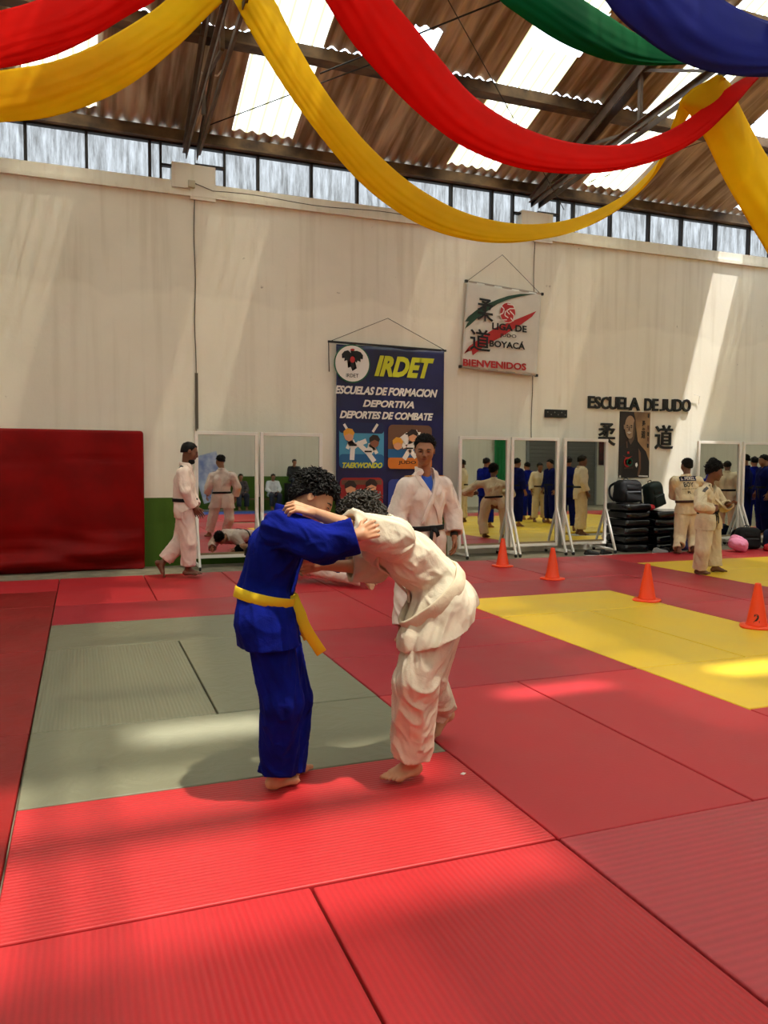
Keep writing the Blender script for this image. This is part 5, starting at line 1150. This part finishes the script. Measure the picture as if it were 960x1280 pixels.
def back_decal(Gf, I, root, s, x0, x1, h0, h1, m, nm='back_lettering', text=None, off=.006, side=-1):
    """printed patch or lettering laid on the back of a jacket; x along the shoulders, h up from the waist"""
    rt = -I['rt']*side*-1
    rx = -I['rt'] if False else I['rt']*1.0
    me = text_mesh(text, .02, 0, 0) if text else None
    if me is None:
        V = [(i/12, j/4) for j in range(5) for i in range(13)]; Fq = [(j*13+i, j*13+i+1, (j+1)*13+i+1, (j+1)*13+i) for j in range(4) for i in range(12)]
        me = bpy.data.meshes.new(nm); me.from_pydata([(a, b, 0) for a, b in V], [], Fq); me.update()
    co = np.array([v.co[:] for v in me.vertices]); co = (co-co.min(0))/(co.max(0)-co.min(0)+1e-9)
    for v, u in zip(me.vertices, co):
        c = I['wst']+rx*(x0+(x1-x0)*u[0])*1.0+I['up']*(h0+(h1-h0)*u[1]); p = Gf.hit(c, -I['fw'], .3); v.co = p-I['fw']*off
    me.update(); me.name = nm; return I['A'](link(nm, me, m, root))
for a in ((-.15, .15, .315, .395, mat('navy_name_patch', (20, 26, 78), .7), 'name_patch', None, .014), (-.125, .125, .33, .38, WHT, 'name_lettering', 'S. PEREZ', .019), (-.09, .09, .215, .295, BLK, 'back_lettering', 'BOY', .016), (-.12, .12, .175, .192, BLK, 'back_lettering', 'LIGA DE JUDO', .016), (-.035, .035, .11, .15, BLK, 'back_emblem', 'R', .016)):
    back_decal(GR, IR, r1, None, a[0], a[1], a[2], a[3], a[4], a[5], a[6], a[7])
# --- young man in beige at the right, turned to the right edge
J = dict(head=W(893, 590, 5.70), hf=V3(.86, -.50, -.16), hu=V3(.12, -.05, 1), neck=W(886, 606, 5.76),
 shR=W(876, 617, 5.60), shL=W(894, 616, 5.90), elR=W(875, 634, 5.40), elL=W(905, 634, 5.86), wrR=W(893, 637, 5.38), wrL=W(911, 631, 5.55),
 waist=W(885, 637, 5.76), chest=W(885, 622, 5.76), hipR=W(882, 655, 5.68), hipL=W(890, 655, 5.86), knR=W(878, 688, 5.64), knL=W(892, 688, 5.86), anR=AN(874, 718, .92), anL=AN(894, 715, .92))
r2, GR2, IR2 = person('person', 'young man in cream gi and black belt standing on the yellow mat at right', J, .92, GI_C, SK3, BELT_B, res=.009, bres=.007,
 hands=dict(R=dict(d=(.8, .3, .2), n=(-.2, .9, 0), curl=(60, 70, 50)), L=dict(d=(.5, -.5, .5), n=(.2, -.6, -.6), curl=(60, 70, 50))), feet=dict(R=dict(t=(.9, -.5, 0)), L=dict(t=(.95, -.35, 0))), skirt=dict(l=.08, n=(0, 0, -1)), wr=.012,
 hairfn=lambda c, f, u, s, r: hair('hair', c, f, u, s, HAIR_M, r, n=360, ln=.14, curl=.5, seed=14, low=-.25, front=.24, side=-.02, rad=.009, cap=.04, top=.08), facebits=dict(open_=.4), head_s=.228, hemt=1.0, pant=1.05, sleeve=1.0, vneck=.6, tails=[(.02, -.2), (-.04, -.18)])
p0 = GR2.hit(IR2['J']['shR'], (-.2, -.9, .4), .3); IR2['A'](ribbon('shoulder_patch', [p0+V3(-.05, -.012, -.05), p0+V3(0, -.014, .02), p0+V3(.05, -.008, .05)], [nv(V3(-.2, -.9, .4))]*3, .04, .004, mat('grey_patch', (90, 88, 90), .7), r2))
# --- the two wrestling on the floor behind the pair
J = dict(head=V3(2.320, 7.42, .25), hf=V3(.0, .3, -.9), hu=V3(-.6, .8, .2), neck=V3(2.420, 7.28, .24), shR=V3(2.600, 7.28, .22), shL=V3(2.340, 7.08, .24), elR=V3(2.680, 7.42, .08), elL=V3(2.260, 7.0, .12), wrR=V3(2.520, 7.56, .05), wrL=V3(2.220, 7.22, .06),
 waist=V3(2.720, 6.92, .24), chest=V3(2.520, 7.14, .25), hipR=V3(2.900, 6.84, .20), hipL=V3(2.780, 6.68, .20), knR=V3(3.200, 6.60, .14), knL=V3(3.060, 6.40, .12), anR=V3(3.460, 6.24, .10), anL=V3(3.360, 6.02, .075))
fl, GF, IF = person('person', 'person in white gi lying on the mats behind the fighters, bare sole showing', J, .92, GI_P, SK1, BELT_B, res=.011, bres=.009,
 feet=dict(R=dict(t=(.2, -.3, -.9), u=(-.9, .4, -.1)), L=dict(t=(.25, -.9, -.35), u=(-.5, 0, .9))), skirt=dict(l=.14), tails=[], hairfn=lambda c, f, u, s, r: hair('hair', c, f, u, s, HAIR_M, r, n=200, ln=.1, curl=.4, seed=15, low=-.3, front=.25, rad=.009, cap=.05), origin=(2.4, 6.8, 0))
J = dict(head=V3(2.580, 7.92, 0.160), hf=V3(.0, .1, 1), hu=V3(-.95, .0, .05), neck=V3(2.780, 7.90, 0.160), shR=V3(2.860, 8.06, 0.160), shL=V3(2.860, 7.73, 0.160), elR=V3(3.100, 8.12, 0.150), elL=V3(3.000, 7.6, 0.230), wrR=V3(3.300, 8.1, 0.150), wrL=V3(3.180, 7.62, 0.330),
 waist=V3(3.250, 7.88, 0.170), chest=V3(3.000, 7.90, 0.170), hipR=V3(3.480, 7.97, 0.160), hipL=V3(3.480, 7.78, 0.160), knR=V3(3.800, 7.85, 0.200), knL=V3(3.800, 7.6, 0.190), anR=V3(4.100, 7.72, 0.120), anL=V3(4.080, 7.42, 0.120))
fb, _, _ = person('person', 'person in dark blue gi lying beyond the lying person in white', J, .92, GI_N, SK1, BELT_B, res=.011, bres=.009, feet=dict(R=dict(t=(.2, 0, 1), u=(-1, 0, .1)), L=dict(t=(.2, 0, 1), u=(-1, 0, .1))),
 skirt=dict(l=.14), tails=[], hairfn=lambda c, f, u, s, r: hair('hair', c, f, u, s, HAIR_M, r, n=200, ln=.1, curl=.4, seed=16, low=-.3, front=.25, rad=.009, cap=.05), origin=(2.9, 7.35, 0))
# ================================================================== bags, shoes and the stack by the wall
BLK_V = mat('glossy_black_plastic_wrap', (13, 13, 17), .22, .6, bump=.5, bump_scale=9); BLK_N = mat('black_nylon', (16, 16, 19), .7, .3, bump=.3, bump_scale=60); DGN = mat('dark_green_nylon', (20, 34, 30), .6, .3)
NAVY_N = mat('navy_nylon', (20, 28, 66), .6, .3); PINK = mat('pink_fabric', (236, 150, 190), .7, .2, bump=.3, bump_scale=20); RED_C = mat('red_cloth_bundle', (176, 18, 24), .8); BLUE_N = mat('blue_nylon', (24, 60, 130), .6); STRAP_G = mat('grey_strap', (90, 92, 98), .7)
def slab(x0, x1, y0, y1, z0, h, lb, seed):
    """folded, plastic wrapped mat with bulging sides and a slack top"""
    rs = np.random.RandomState(seed); bm = bmesh.new(); bmesh.ops.create_cube(bm, size=1)
    bmesh.ops.transform(bm, matrix=Matrix.Diagonal((x1-x0, y1-y0, h, 1)), verts=bm.verts); bmesh.ops.bevel(bm, geom=bm.edges[:], offset=h*.42, segments=4, affect='EDGES', profile=.5)
    bmesh.ops.subdivide_edges(bm, edges=[e for e in bm.edges if e.calc_length() > .2], cuts=14, use_grid_fill=True)
    p = rs.rand(4)*6
    for v in bm.verts:
        x, y, z = v.co; v.co.z += .008*math.sin(9*x+p[0])*math.sin(7*y+p[1]); v.co.y += .014*math.sin(11*x+p[2]+14*z); v.co.x += .012*math.sin(12*y+p[3]+10*z)
    bmesh.ops.translate(bm, verts=bm.verts, vec=((x0+x1)/2, (y0+y1)/2, z0+h/2))
    me = bpy.data.meshes.new('wrapped_mat'); bm.to_mesh(me); bm.free(); return tag(link('wrapped_mat', me, BLK_V, None, True), lb, 'wrapped mat', 'black wrapped mats stacked by the wall')
ORD = ['bottom', 'second from the bottom', 'third from the bottom', 'fourth from the bottom', 'fifth from the bottom', 'sixth from the bottom', 'seventh from the bottom']
z = -.04
for i, h in enumerate((.15, .14, .15, .13, .14, .13)):
    o_ = .02*math.sin(i*2.1); slab(8.92+o_, 9.44+o_, 8.42+o_, 9.02, z, h-.004, 'black plastic wrapped mat, %s in the left stack' % ORD[i], i); z += h
zl = z; z = -.04
for i, h in enumerate((.15, .14, .15, .14, .13)):
    o_ = .03*math.sin(i*1.7+1); slab(9.5+o_, 10.32+o_, 8.36-o_, 9.0, z, h-.004, 'black plastic wrapped mat, %s in the right stack' % ORD[i], i+9); z += h
zr = z
def backpack(x, y, z, w, h, d, m, lb, rx=0, rz=0, ry=0, straps=True):
    t = empty('backpack', (x, y, z), 0, lb, 'backpack'); t.rotation_euler = (rx, ry, rz)
    def pillow(w, h, d, cx, cy, cz, taper=.75, nm='body', mm=m):
        bm = bmesh.new(); bmesh.ops.create_cube(bm, size=1); bmesh.ops.transform(bm, matrix=Matrix.Diagonal((w, d, h, 1)), verts=bm.verts)
        bmesh.ops.bevel(bm, geom=bm.edges[:], offset=min(w, d, h)*.33, segments=4, affect='EDGES', profile=.5); bmesh.ops.subdivide_edges(bm, edges=[e for e in bm.edges if e.calc_length() > .08], cuts=5, use_grid_fill=True)
        for v in bm.verts:
            k = 1-(1-taper)*max(0, v.co.z/h+.1)**1.5; v.co.x *= k; v.co.y *= (k+.1); v.co.y += .006*math.sin(30*v.co.z+9*v.co.x)
        bmesh.ops.translate(bm, verts=bm.verts, vec=(cx, cy, cz)); me = bpy.data.meshes.new(nm); bm.to_mesh(me); bm.free(); return link(nm, me, mm, t, True)
    pillow(w, h, d, 0, 0, h/2); pillow(w*.72, h*.45, d*.35, 0, -d*.5, h*.30, .85, 'front_pocket'); pillow(w*.6, h*.22, d*.25, 0, -d*.42, h*.68, .85, 'upper_pocket')
    MB().tube(crom([(-.04, d*.2, h*.97), (-.035, d*.2, h*1.06), (.035, d*.2, h*1.06), (.04, d*.2, h*.97)], 5), .008, 8).build('handle', BLK_N, t, True)
    MB().tube(crom([(-w*.30, -d*.69, h*.48), (0, -d*.70, h*.50), (w*.30, -d*.69, h*.48)], 5), .004, 6).build('zip', STRAP_G, t, True)
    if straps:
        for q in (-1, 1): ribbon('strap', crom([(q*w*.2, d*.42, h*.92), (q*w*.42, d*.75, h*.7), (q*w*.45, d*.7, h*.3), (q*w*.4, d*.35, h*.08)], 6), [V3(0, 1, .2)]*19, .05, .012, BLK_N, t)
    return t
backpack(9.16, 8.72, zl+.0, .50, .40, .26, BLK_N, 'big black backpack lying on top of the left black stack', rz=.1)
backpack(9.82, 8.78, zr+.035, .36, .46, .22, DGN, 'dark green and black backpack lying tilted on top of the right black stack', ry=-.25, rz=.15)
o = MB().box((9.50, 8.56, zr+.055), (.16, .18, .10), bevel=.05, seg=4).build('red_bag', RED_C, None, True); tag(o, 'small red bag squeezed between the two backpacks on the stacks', 'bag')
backpack(11.18, 8.0, .0, .42, .38, .24, BLK_N, 'black backpack standing on the mat before the right mirrors', rz=-.3)
backpack(11.85, 8.02, .0, .44, .34, .26, NAVY_N, 'navy backpack standing right of the black one', rz=.2)
backpack(9.86, 8.14, .0, .24, .40, .16, BLUE_N, 'blue bag seen between the legs of the man seen from behind', rz=.2)
def blob(name, c, r, m, lb, cat, seed, n=9, amp=.02):
    rs = np.random.RandomState(seed); c = np.array(c); r = np.array(r); Fd = Field(c-r*1.5, c+r*1.5, .012)
    for i in range(n):
        p = c+(rs.rand(3)-.5)*r*1.2; q = c+(rs.rand(3)-.5)*r*1.2; rr = r[2]*(.45+.25*rs.rand()); p[2] = max(p[2], c[2]-r[2]*.5); Fd.cone(p, q, rr, rr*.8, .05, amp=amp, fa=18, fb=2, seed=i)
    Fd.cut((c[0], c[1], c[2]-r[2]*.98), (0, 0, -1), c-r*2, c+r*2); return tag(Fd.build(name, m), lb, cat)
blob('pink_bag', (10.66, 7.66, .13), (.22, .16, .13), PINK, 'pink fabric bag on the mat beside the young man in cream gi', 'bag', 3)
blob('red_jacket', (11.35, 7.62, .07), (.26, .14, .07), RED_C, 'crumpled red jacket on the mat in front of the backpacks', 'clothing', 4)
blob('grey_jacket', (12.2, 7.75, .09), (.25, .2, .09), mat('dark_grey_cloth', (60, 58, 66), .8), 'dark crumpled garment at the right edge behind the white shoes', 'clothing', 8)
def shoe(x, y, z, rz, up_m, sole_m, lb, L=.27, grp=None):
    t = empty('shoe', (x, y, z), rz, lb, 'shoe', grp); F_ = Field((-.06, -.09, -.02), (L+.04, .09, .16), .005)
    F_.cone((.03, 0, .035), (L-.05, 0, .03), .036, .034, .02); F_.cone((.035, 0, .04), (.045, 0, .085), .036, .032, .02); F_.cone((.06, 0, .07), (L-.08, 0, .035), .032, .03, .02); F_.cut((0, 0, .012), (0, 0, -1), (-.1, -.1, -.1), (L+.1, .1, .1)); F_.cone((.04, 0, .10), (.05, 0, .16), .026, .034, .004, 'sub')
    F_.build('upper', up_m, t); S_ = Field((-.06, -.09, -.02), (L+.04, .09, .04), .005); S_.cone((.03, 0, .012), (L-.05, .004, .012), .040, .040, .02); S_.cut((0, 0, .018), (0, 0, 1), (-.1, -.1, -.1), (L+.1, .1, .1)); S_.cut((0, 0, .0), (0, 0, -1), (-.1, -.1, -.1), (L+.1, .1, .1)); S_.build('sole', sole_m, t)
    for k in range(4): MB().tube([(.09+.022*k, -.022, .092-.012*k), (.10+.022*k, .022, .092-.012*k)], .003, 6).build('lace', sole_m, t)
    return t
WS = mat('white_leather', (232, 228, 222), .5); BS = mat('black_leather', (18, 17, 18), .5)
shoe(11.75, 7.40, .001, -.5, WS, WS, 'white trainer at the right edge, nearer to the red jacket', grp='white trainers'); shoe(11.95, 7.45, .001, -.2, WS, WS, 'white trainer at the right edge, farther from the red jacket', grp='white trainers')
shoe(7.98, 8.28, -.04, -.35, BS, WS, 'black shoe with white sole left in front of the third middle mirror', grp='black shoes before the mirror'); shoe(8.26, 8.22, -.04, .2, BS, WS, 'black shoe right of its pair, in front of the third middle mirror', grp='black shoes before the mirror')
shoe(9.62, 8.16, -.04, 2.6, BS, BS, 'black shoe on the concrete at the foot of the right black stack'); shoe(9.30, 8.20, -.04, -.6, mat('grey_shoe_fabric', (150, 148, 150), .6), WS, 'grey shoe on the concrete at the foot of the left black stack')
o = MB().vf([(5.0, .0, 0)]*0 or [(1.98, 1.10, .0018), (2.01, 1.10, .0018), (2.005, 1.13, .0018), (1.985, 1.12, .0018)], [(0, 1, 2, 3)]).bm.free()
pz = FL(579, 967, .003); tag(MB().box((pz[0], pz[1], .003), (.026, .018, .003), rz=.6, bevel=.001).build('paper_scrap', WHT), 'tiny white scrap of paper on the red mat right of the bare foot', 'paper scrap')

# ================================================================== the side of the room that only the mirrors show
MIRROR_Y = 8.72
def mir(px, D):
    """where a thing stands whose mirror image is seen in column px at distance D"""
    d = ray(px, 577); d = d/np.linalg.norm(d[:2]); v = CAM+d*D; return v[0], 2*MIRROR_Y-v[1]
def base_fig(name, label, gi, belt, seed, arms='down', skin=SK2, group=None, ln=.08):
    if arms == 'down': a = dict(elR=V3(.25, -.02, 1.13), elL=V3(-.25, -.02, 1.13), wrR=V3(.26, .06, .90), wrL=V3(-.26, .06, .90))
    elif arms == 'hips': a = dict(elR=V3(.40, -.04, 1.14), elL=V3(-.40, -.04, 1.14), wrR=V3(.22, .08, 1.00), wrL=V3(-.22, .08, 1.00))
    else: a = dict(elR=V3(.24, .06, 1.14), elL=V3(-.24, .06, 1.14), wrR=V3(.08, .24, 1.12), wrL=V3(-.08, .24, 1.08))
    J = dict(head=V3(0, .03, 1.585), hf=V3(0, 1, -.15), hu=V3(0, .05, 1), neck=V3(0, 0, 1.44), shR=V3(.175, 0, 1.37), shL=V3(-.175, 0, 1.37), waist=V3(0, 0, 1.06), chest=V3(0, .0, 1.27),
      hipR=V3(.09, 0, .90), hipL=V3(-.09, 0, .90), knR=V3(.12, .03, .50), knL=V3(-.12, .0, .50), anR=V3(.14, 0, .08), anL=V3(-.14, -.02, .08), **a)
    t, G, I = person('person', label, J, 1.0, gi, skin, belt, res=.015, bres=.013, group=group, feet=dict(R=dict(t=(.2, 1, 0)), L=dict(t=(-.2, 1, 0))), skirt=dict(l=.14, n=(0, 0, -1)), tails=[(.03, -.22)], origin=(0, 0, 0),
      hairfn=lambda c, f, u, s, r: hair('hair', c, f, u, s, HAIR_M, r, n=90, ln=ln, curl=.3, seed=seed, low=-.15, front=.28, side=-.0, rad=.014, cap=.04, h=.012))
    return t
GB_ = 'blue clad judoka seen in the mirrors'
PB_ = base_fig('person', 'x', GI_N, BELT_B, 31, 'down', group=GB_); PC_ = base_fig('person', 'x', GI_B, BELT_BR, 32, 'folded', group=GB_)
PW_ = base_fig('person', 'x', GI_C, BELT_B, 33, 'down', skin=SK3)
used = set()
def put(proto, px, D, rz, label, group=None, sc=1.0):
    o = proto if proto.name not in used else copy_tree(proto); used.add(proto.name)
    x, y = mir(px, D); o.location = (x, y, 0); o.rotation_euler.z = rz; o.scale = (sc, sc, sc); o['label'] = label
    if group: o['group'] = group
    elif 'group' in o: del o['group']
    return o
put(PB_, 563, 20.5, 1.2, 'person in navy gi reflected at the left edge of the first middle mirror', GB_)
put(PW_, 579, 21.5, 2.2, 'man in white gi reflected left in the first middle mirror')
put(PC_, 608, 19.5, -2.0, 'person in blue gi reflected right in the first middle mirror', GB_)
put(PB_, 646, 20.0, -1.7, 'person in navy gi reflected at the left of the centre mirror', GB_)
put(PC_, 660, 23.0, 2.9, 'person in blue gi reflected behind the others in the centre mirror', GB_, .97)
put(PW_, 675, 22.0, .2, 'person in cream gi reflected from behind in the centre mirror', None, .95)
put(PB_, 689, 21.5, 1.5, 'person in navy gi reflected at the right of the centre mirror', GB_)
put(PB_, 711, 18.5, -2.6, 'person in navy gi reflected at the left of the third middle mirror', GB_)
put(PW_, 727, 17.4, -1.25, 'man in white gi and black belt reflected in the third middle mirror')
put(PC_, 893, 20.5, 2.6, 'person in blue gi reflected left in the mirror behind the young man', GB_)
put(PW_, 910, 18.6, -2.3, 'person in cream gi reflected right in the mirror behind the young man', None, .93)
for i, (px, D, rz, k) in enumerate([(933, 17.6, 2.4, 0), (944, 20.0, -2.5, 1), (957, 18.2, 1.9, 0), (966, 20.6, 2.9, 1), (992, 19.0, -2.8, 0)]):
    put([PB_, PC_][k], px, D, rz, ['person in navy gi reflected first from the left in the rightmost mirror', 'person in blue gi reflected second from the left in the rightmost mirror', 'person in navy gi reflected third from the left in the rightmost mirror', 'person in blue gi reflected fourth from the left in the rightmost mirror', 'person in navy gi standing just beyond the right edge'][i], GB_)
# spectators on a low bench by the opposite wall
def sitter(x, y, top, label, seed):
    J = dict(head=V3(0, .06, 1.22), hf=V3(0, 1, -.1), hu=V3(0, .05, 1), neck=V3(0, .0, 1.07), shR=V3(.17, 0, 1.0), shL=V3(-.17, 0, 1.0), waist=V3(0, -.03, .68), chest=V3(0, -.02, .88), elR=V3(.24, .10, .76), elL=V3(-.24, .10, .76), wrR=V3(.10, .32, .62), wrL=V3(-.10, .32, .62),
      hipR=V3(.09, 0, .54), hipL=V3(-.09, 0, .54), knR=V3(.14, .44, .54), knL=V3(-.14, .44, .54), anR=V3(.14, .42, .10), anL=V3(-.14, .46, .10))
    t, G, I = person('person', label, J, .98, top, SK2, BELT_B, res=.017, bres=.015, feet=dict(R=dict(t=(0, 1, 0)), L=dict(t=(0, 1, 0))), skirt=dict(l=.05, n=(0, 0, -1)), tails=[], collar=False, belt_w=.02, origin=(0, 0, 0),
      hairfn=lambda c, f, u, s, r: hair('hair', c, f, u, s, HAIR_M, r, n=80, ln=.08, curl=.3, seed=seed, low=-.15, front=.28, side=-.0, rad=.014, cap=.04, h=.014))
    t.location = (x, y, 0)
    for ch_ in t.children:
        if ch_.name.startswith('trousers'): ch_.data.materials.clear(); ch_.data.materials.append(mat('dark_denim', (34, 38, 54), .8))
    return t
x, y = mir(303, 29.0); sitter(x, -8.9, mat('checked_shirt', (96, 84, 84), .8, rgb2=(30, 28, 34), var_scale=22), 'spectator in a checked shirt sitting, reflected in the left mirror', 41)
x2, y2 = mir(346, 29.0); sitter(x2, -8.9, mat('white_shirt', (214, 216, 220), .8), 'spectator in a white shirt sitting, reflected in the second left mirror', 42)
x3, _ = mir(376, 29.0); t = sitter(x3, -9.0, mat('black_shirt', (26, 24, 28), .8), 'spectator in a black shirt sitting highest, reflected in the second left mirror', 43); t.location.z = .55
bn_ = empty('bench', ((x+x2)/2-.1, -8.95, -.04), 0, 'low wooden bench under the spectators by the opposite wall', 'bench'); WD = mat('bench_wood', (120, 86, 54), .6, var=.2)
L_ = abs(x2-x)+.8; MB().box((0, 0, .44), (L_, .34, .05), bevel=.006).build('seat', WD, bn_)
for q in (-1, 1): MB().box((q*(L_/2-.15), 0, .21), (.06, .3, .42), bevel=.005).build('leg', WD, bn_)
bx = empty('box_platform', (x3, -9.1, -.04), 0, 'dark box on which the spectator in black sits', 'box'); MB().box((0, 0, .50), (.6, .5, 1.0), bevel=.02).build('body', mat('dark_box', (40, 38, 42), .6), bx)
MB().box((0, 0, 1.01), (.64, .54, .03), bevel=.008).build('lid', mat('dark_box', (40, 38, 42), .6), bx)
# opposite wall: pale roll-up banner, shutter, dark banner, green curtain
xb, _ = mir(262, 29.0); rb = empty('roll_up_banner', (xb, -8.6, -.04), math.pi, 'pale blue and white upright banner with small emblems reflected in the left mirror', 'banner')
o = MB().box((0, 0, 1.25), (.95, .012, 1.7), ry=.28).build('panel', mat('pale_banner_print', (205, 214, 228), .5, rgb2=(120, 140, 190), var_scale=2.6), rb); MB().box((0, .05, .05), (1.0, .22, .09), bevel=.02).build('base', mat('grey_metal', (140, 142, 146), .4, metal=.6), rb); MB().bar((0, .03, .08), (0, .03, 1.6), .02, .02).build('pole', mat('grey_metal', (140, 142, 146), .4, metal=.6), rb)
sh_ = empty('roller_shutter', (20.0, -9.55, -.04), 0, 'grey roller shutter in the opposite wall reflected in the centre mirror', 'shutter')
b = MB(); b.box((0, 0, 1.9), (3.4, .05, 3.8))
for k in range(22): b.box((0, .035, .09+k*.172), (3.4, .03, .12), bevel=.01)
b.build('slats', mat('grey_shutter', (104, 104, 100), .5), sh_); MB().b2((-1.8, -.03, 0), (-1.7, .08, 3.9)).build('rail', mat('grey_metal', (140, 142, 146), .4, metal=.6), sh_); MB().b2((1.7, -.03, 0), (1.8, .08, 3.9)).build('rail', mat('grey_metal', (140, 142, 146), .4, metal=.6), sh_)
P = [[(16.6+i*.03, -9.45+.04*math.sin(i*1.1), z) for i in range(22)] for z in np.linspace(0, 4.2, 8)]; V, Fc = grid_vf(P); o = from_py('curtain', V, Fc, mat('green_curtain', (20, 120, 60), .8), None, True); o.modifiers.new('s', 'SOLIDIFY').thickness = .006; tag(o, 'green curtain strip by the opposite wall reflected in the first middle mirror', 'curtain')
o = MB().box((22.9, -9.53, 2.3), (1.9, .03, 1.1)).build('dark_banner', mat('black_banner', (24, 18, 24), .6, rgb2=(90, 20, 24), var_scale=3)); tag(o, 'dark banner on the opposite wall reflected in the third middle mirror', 'banner')
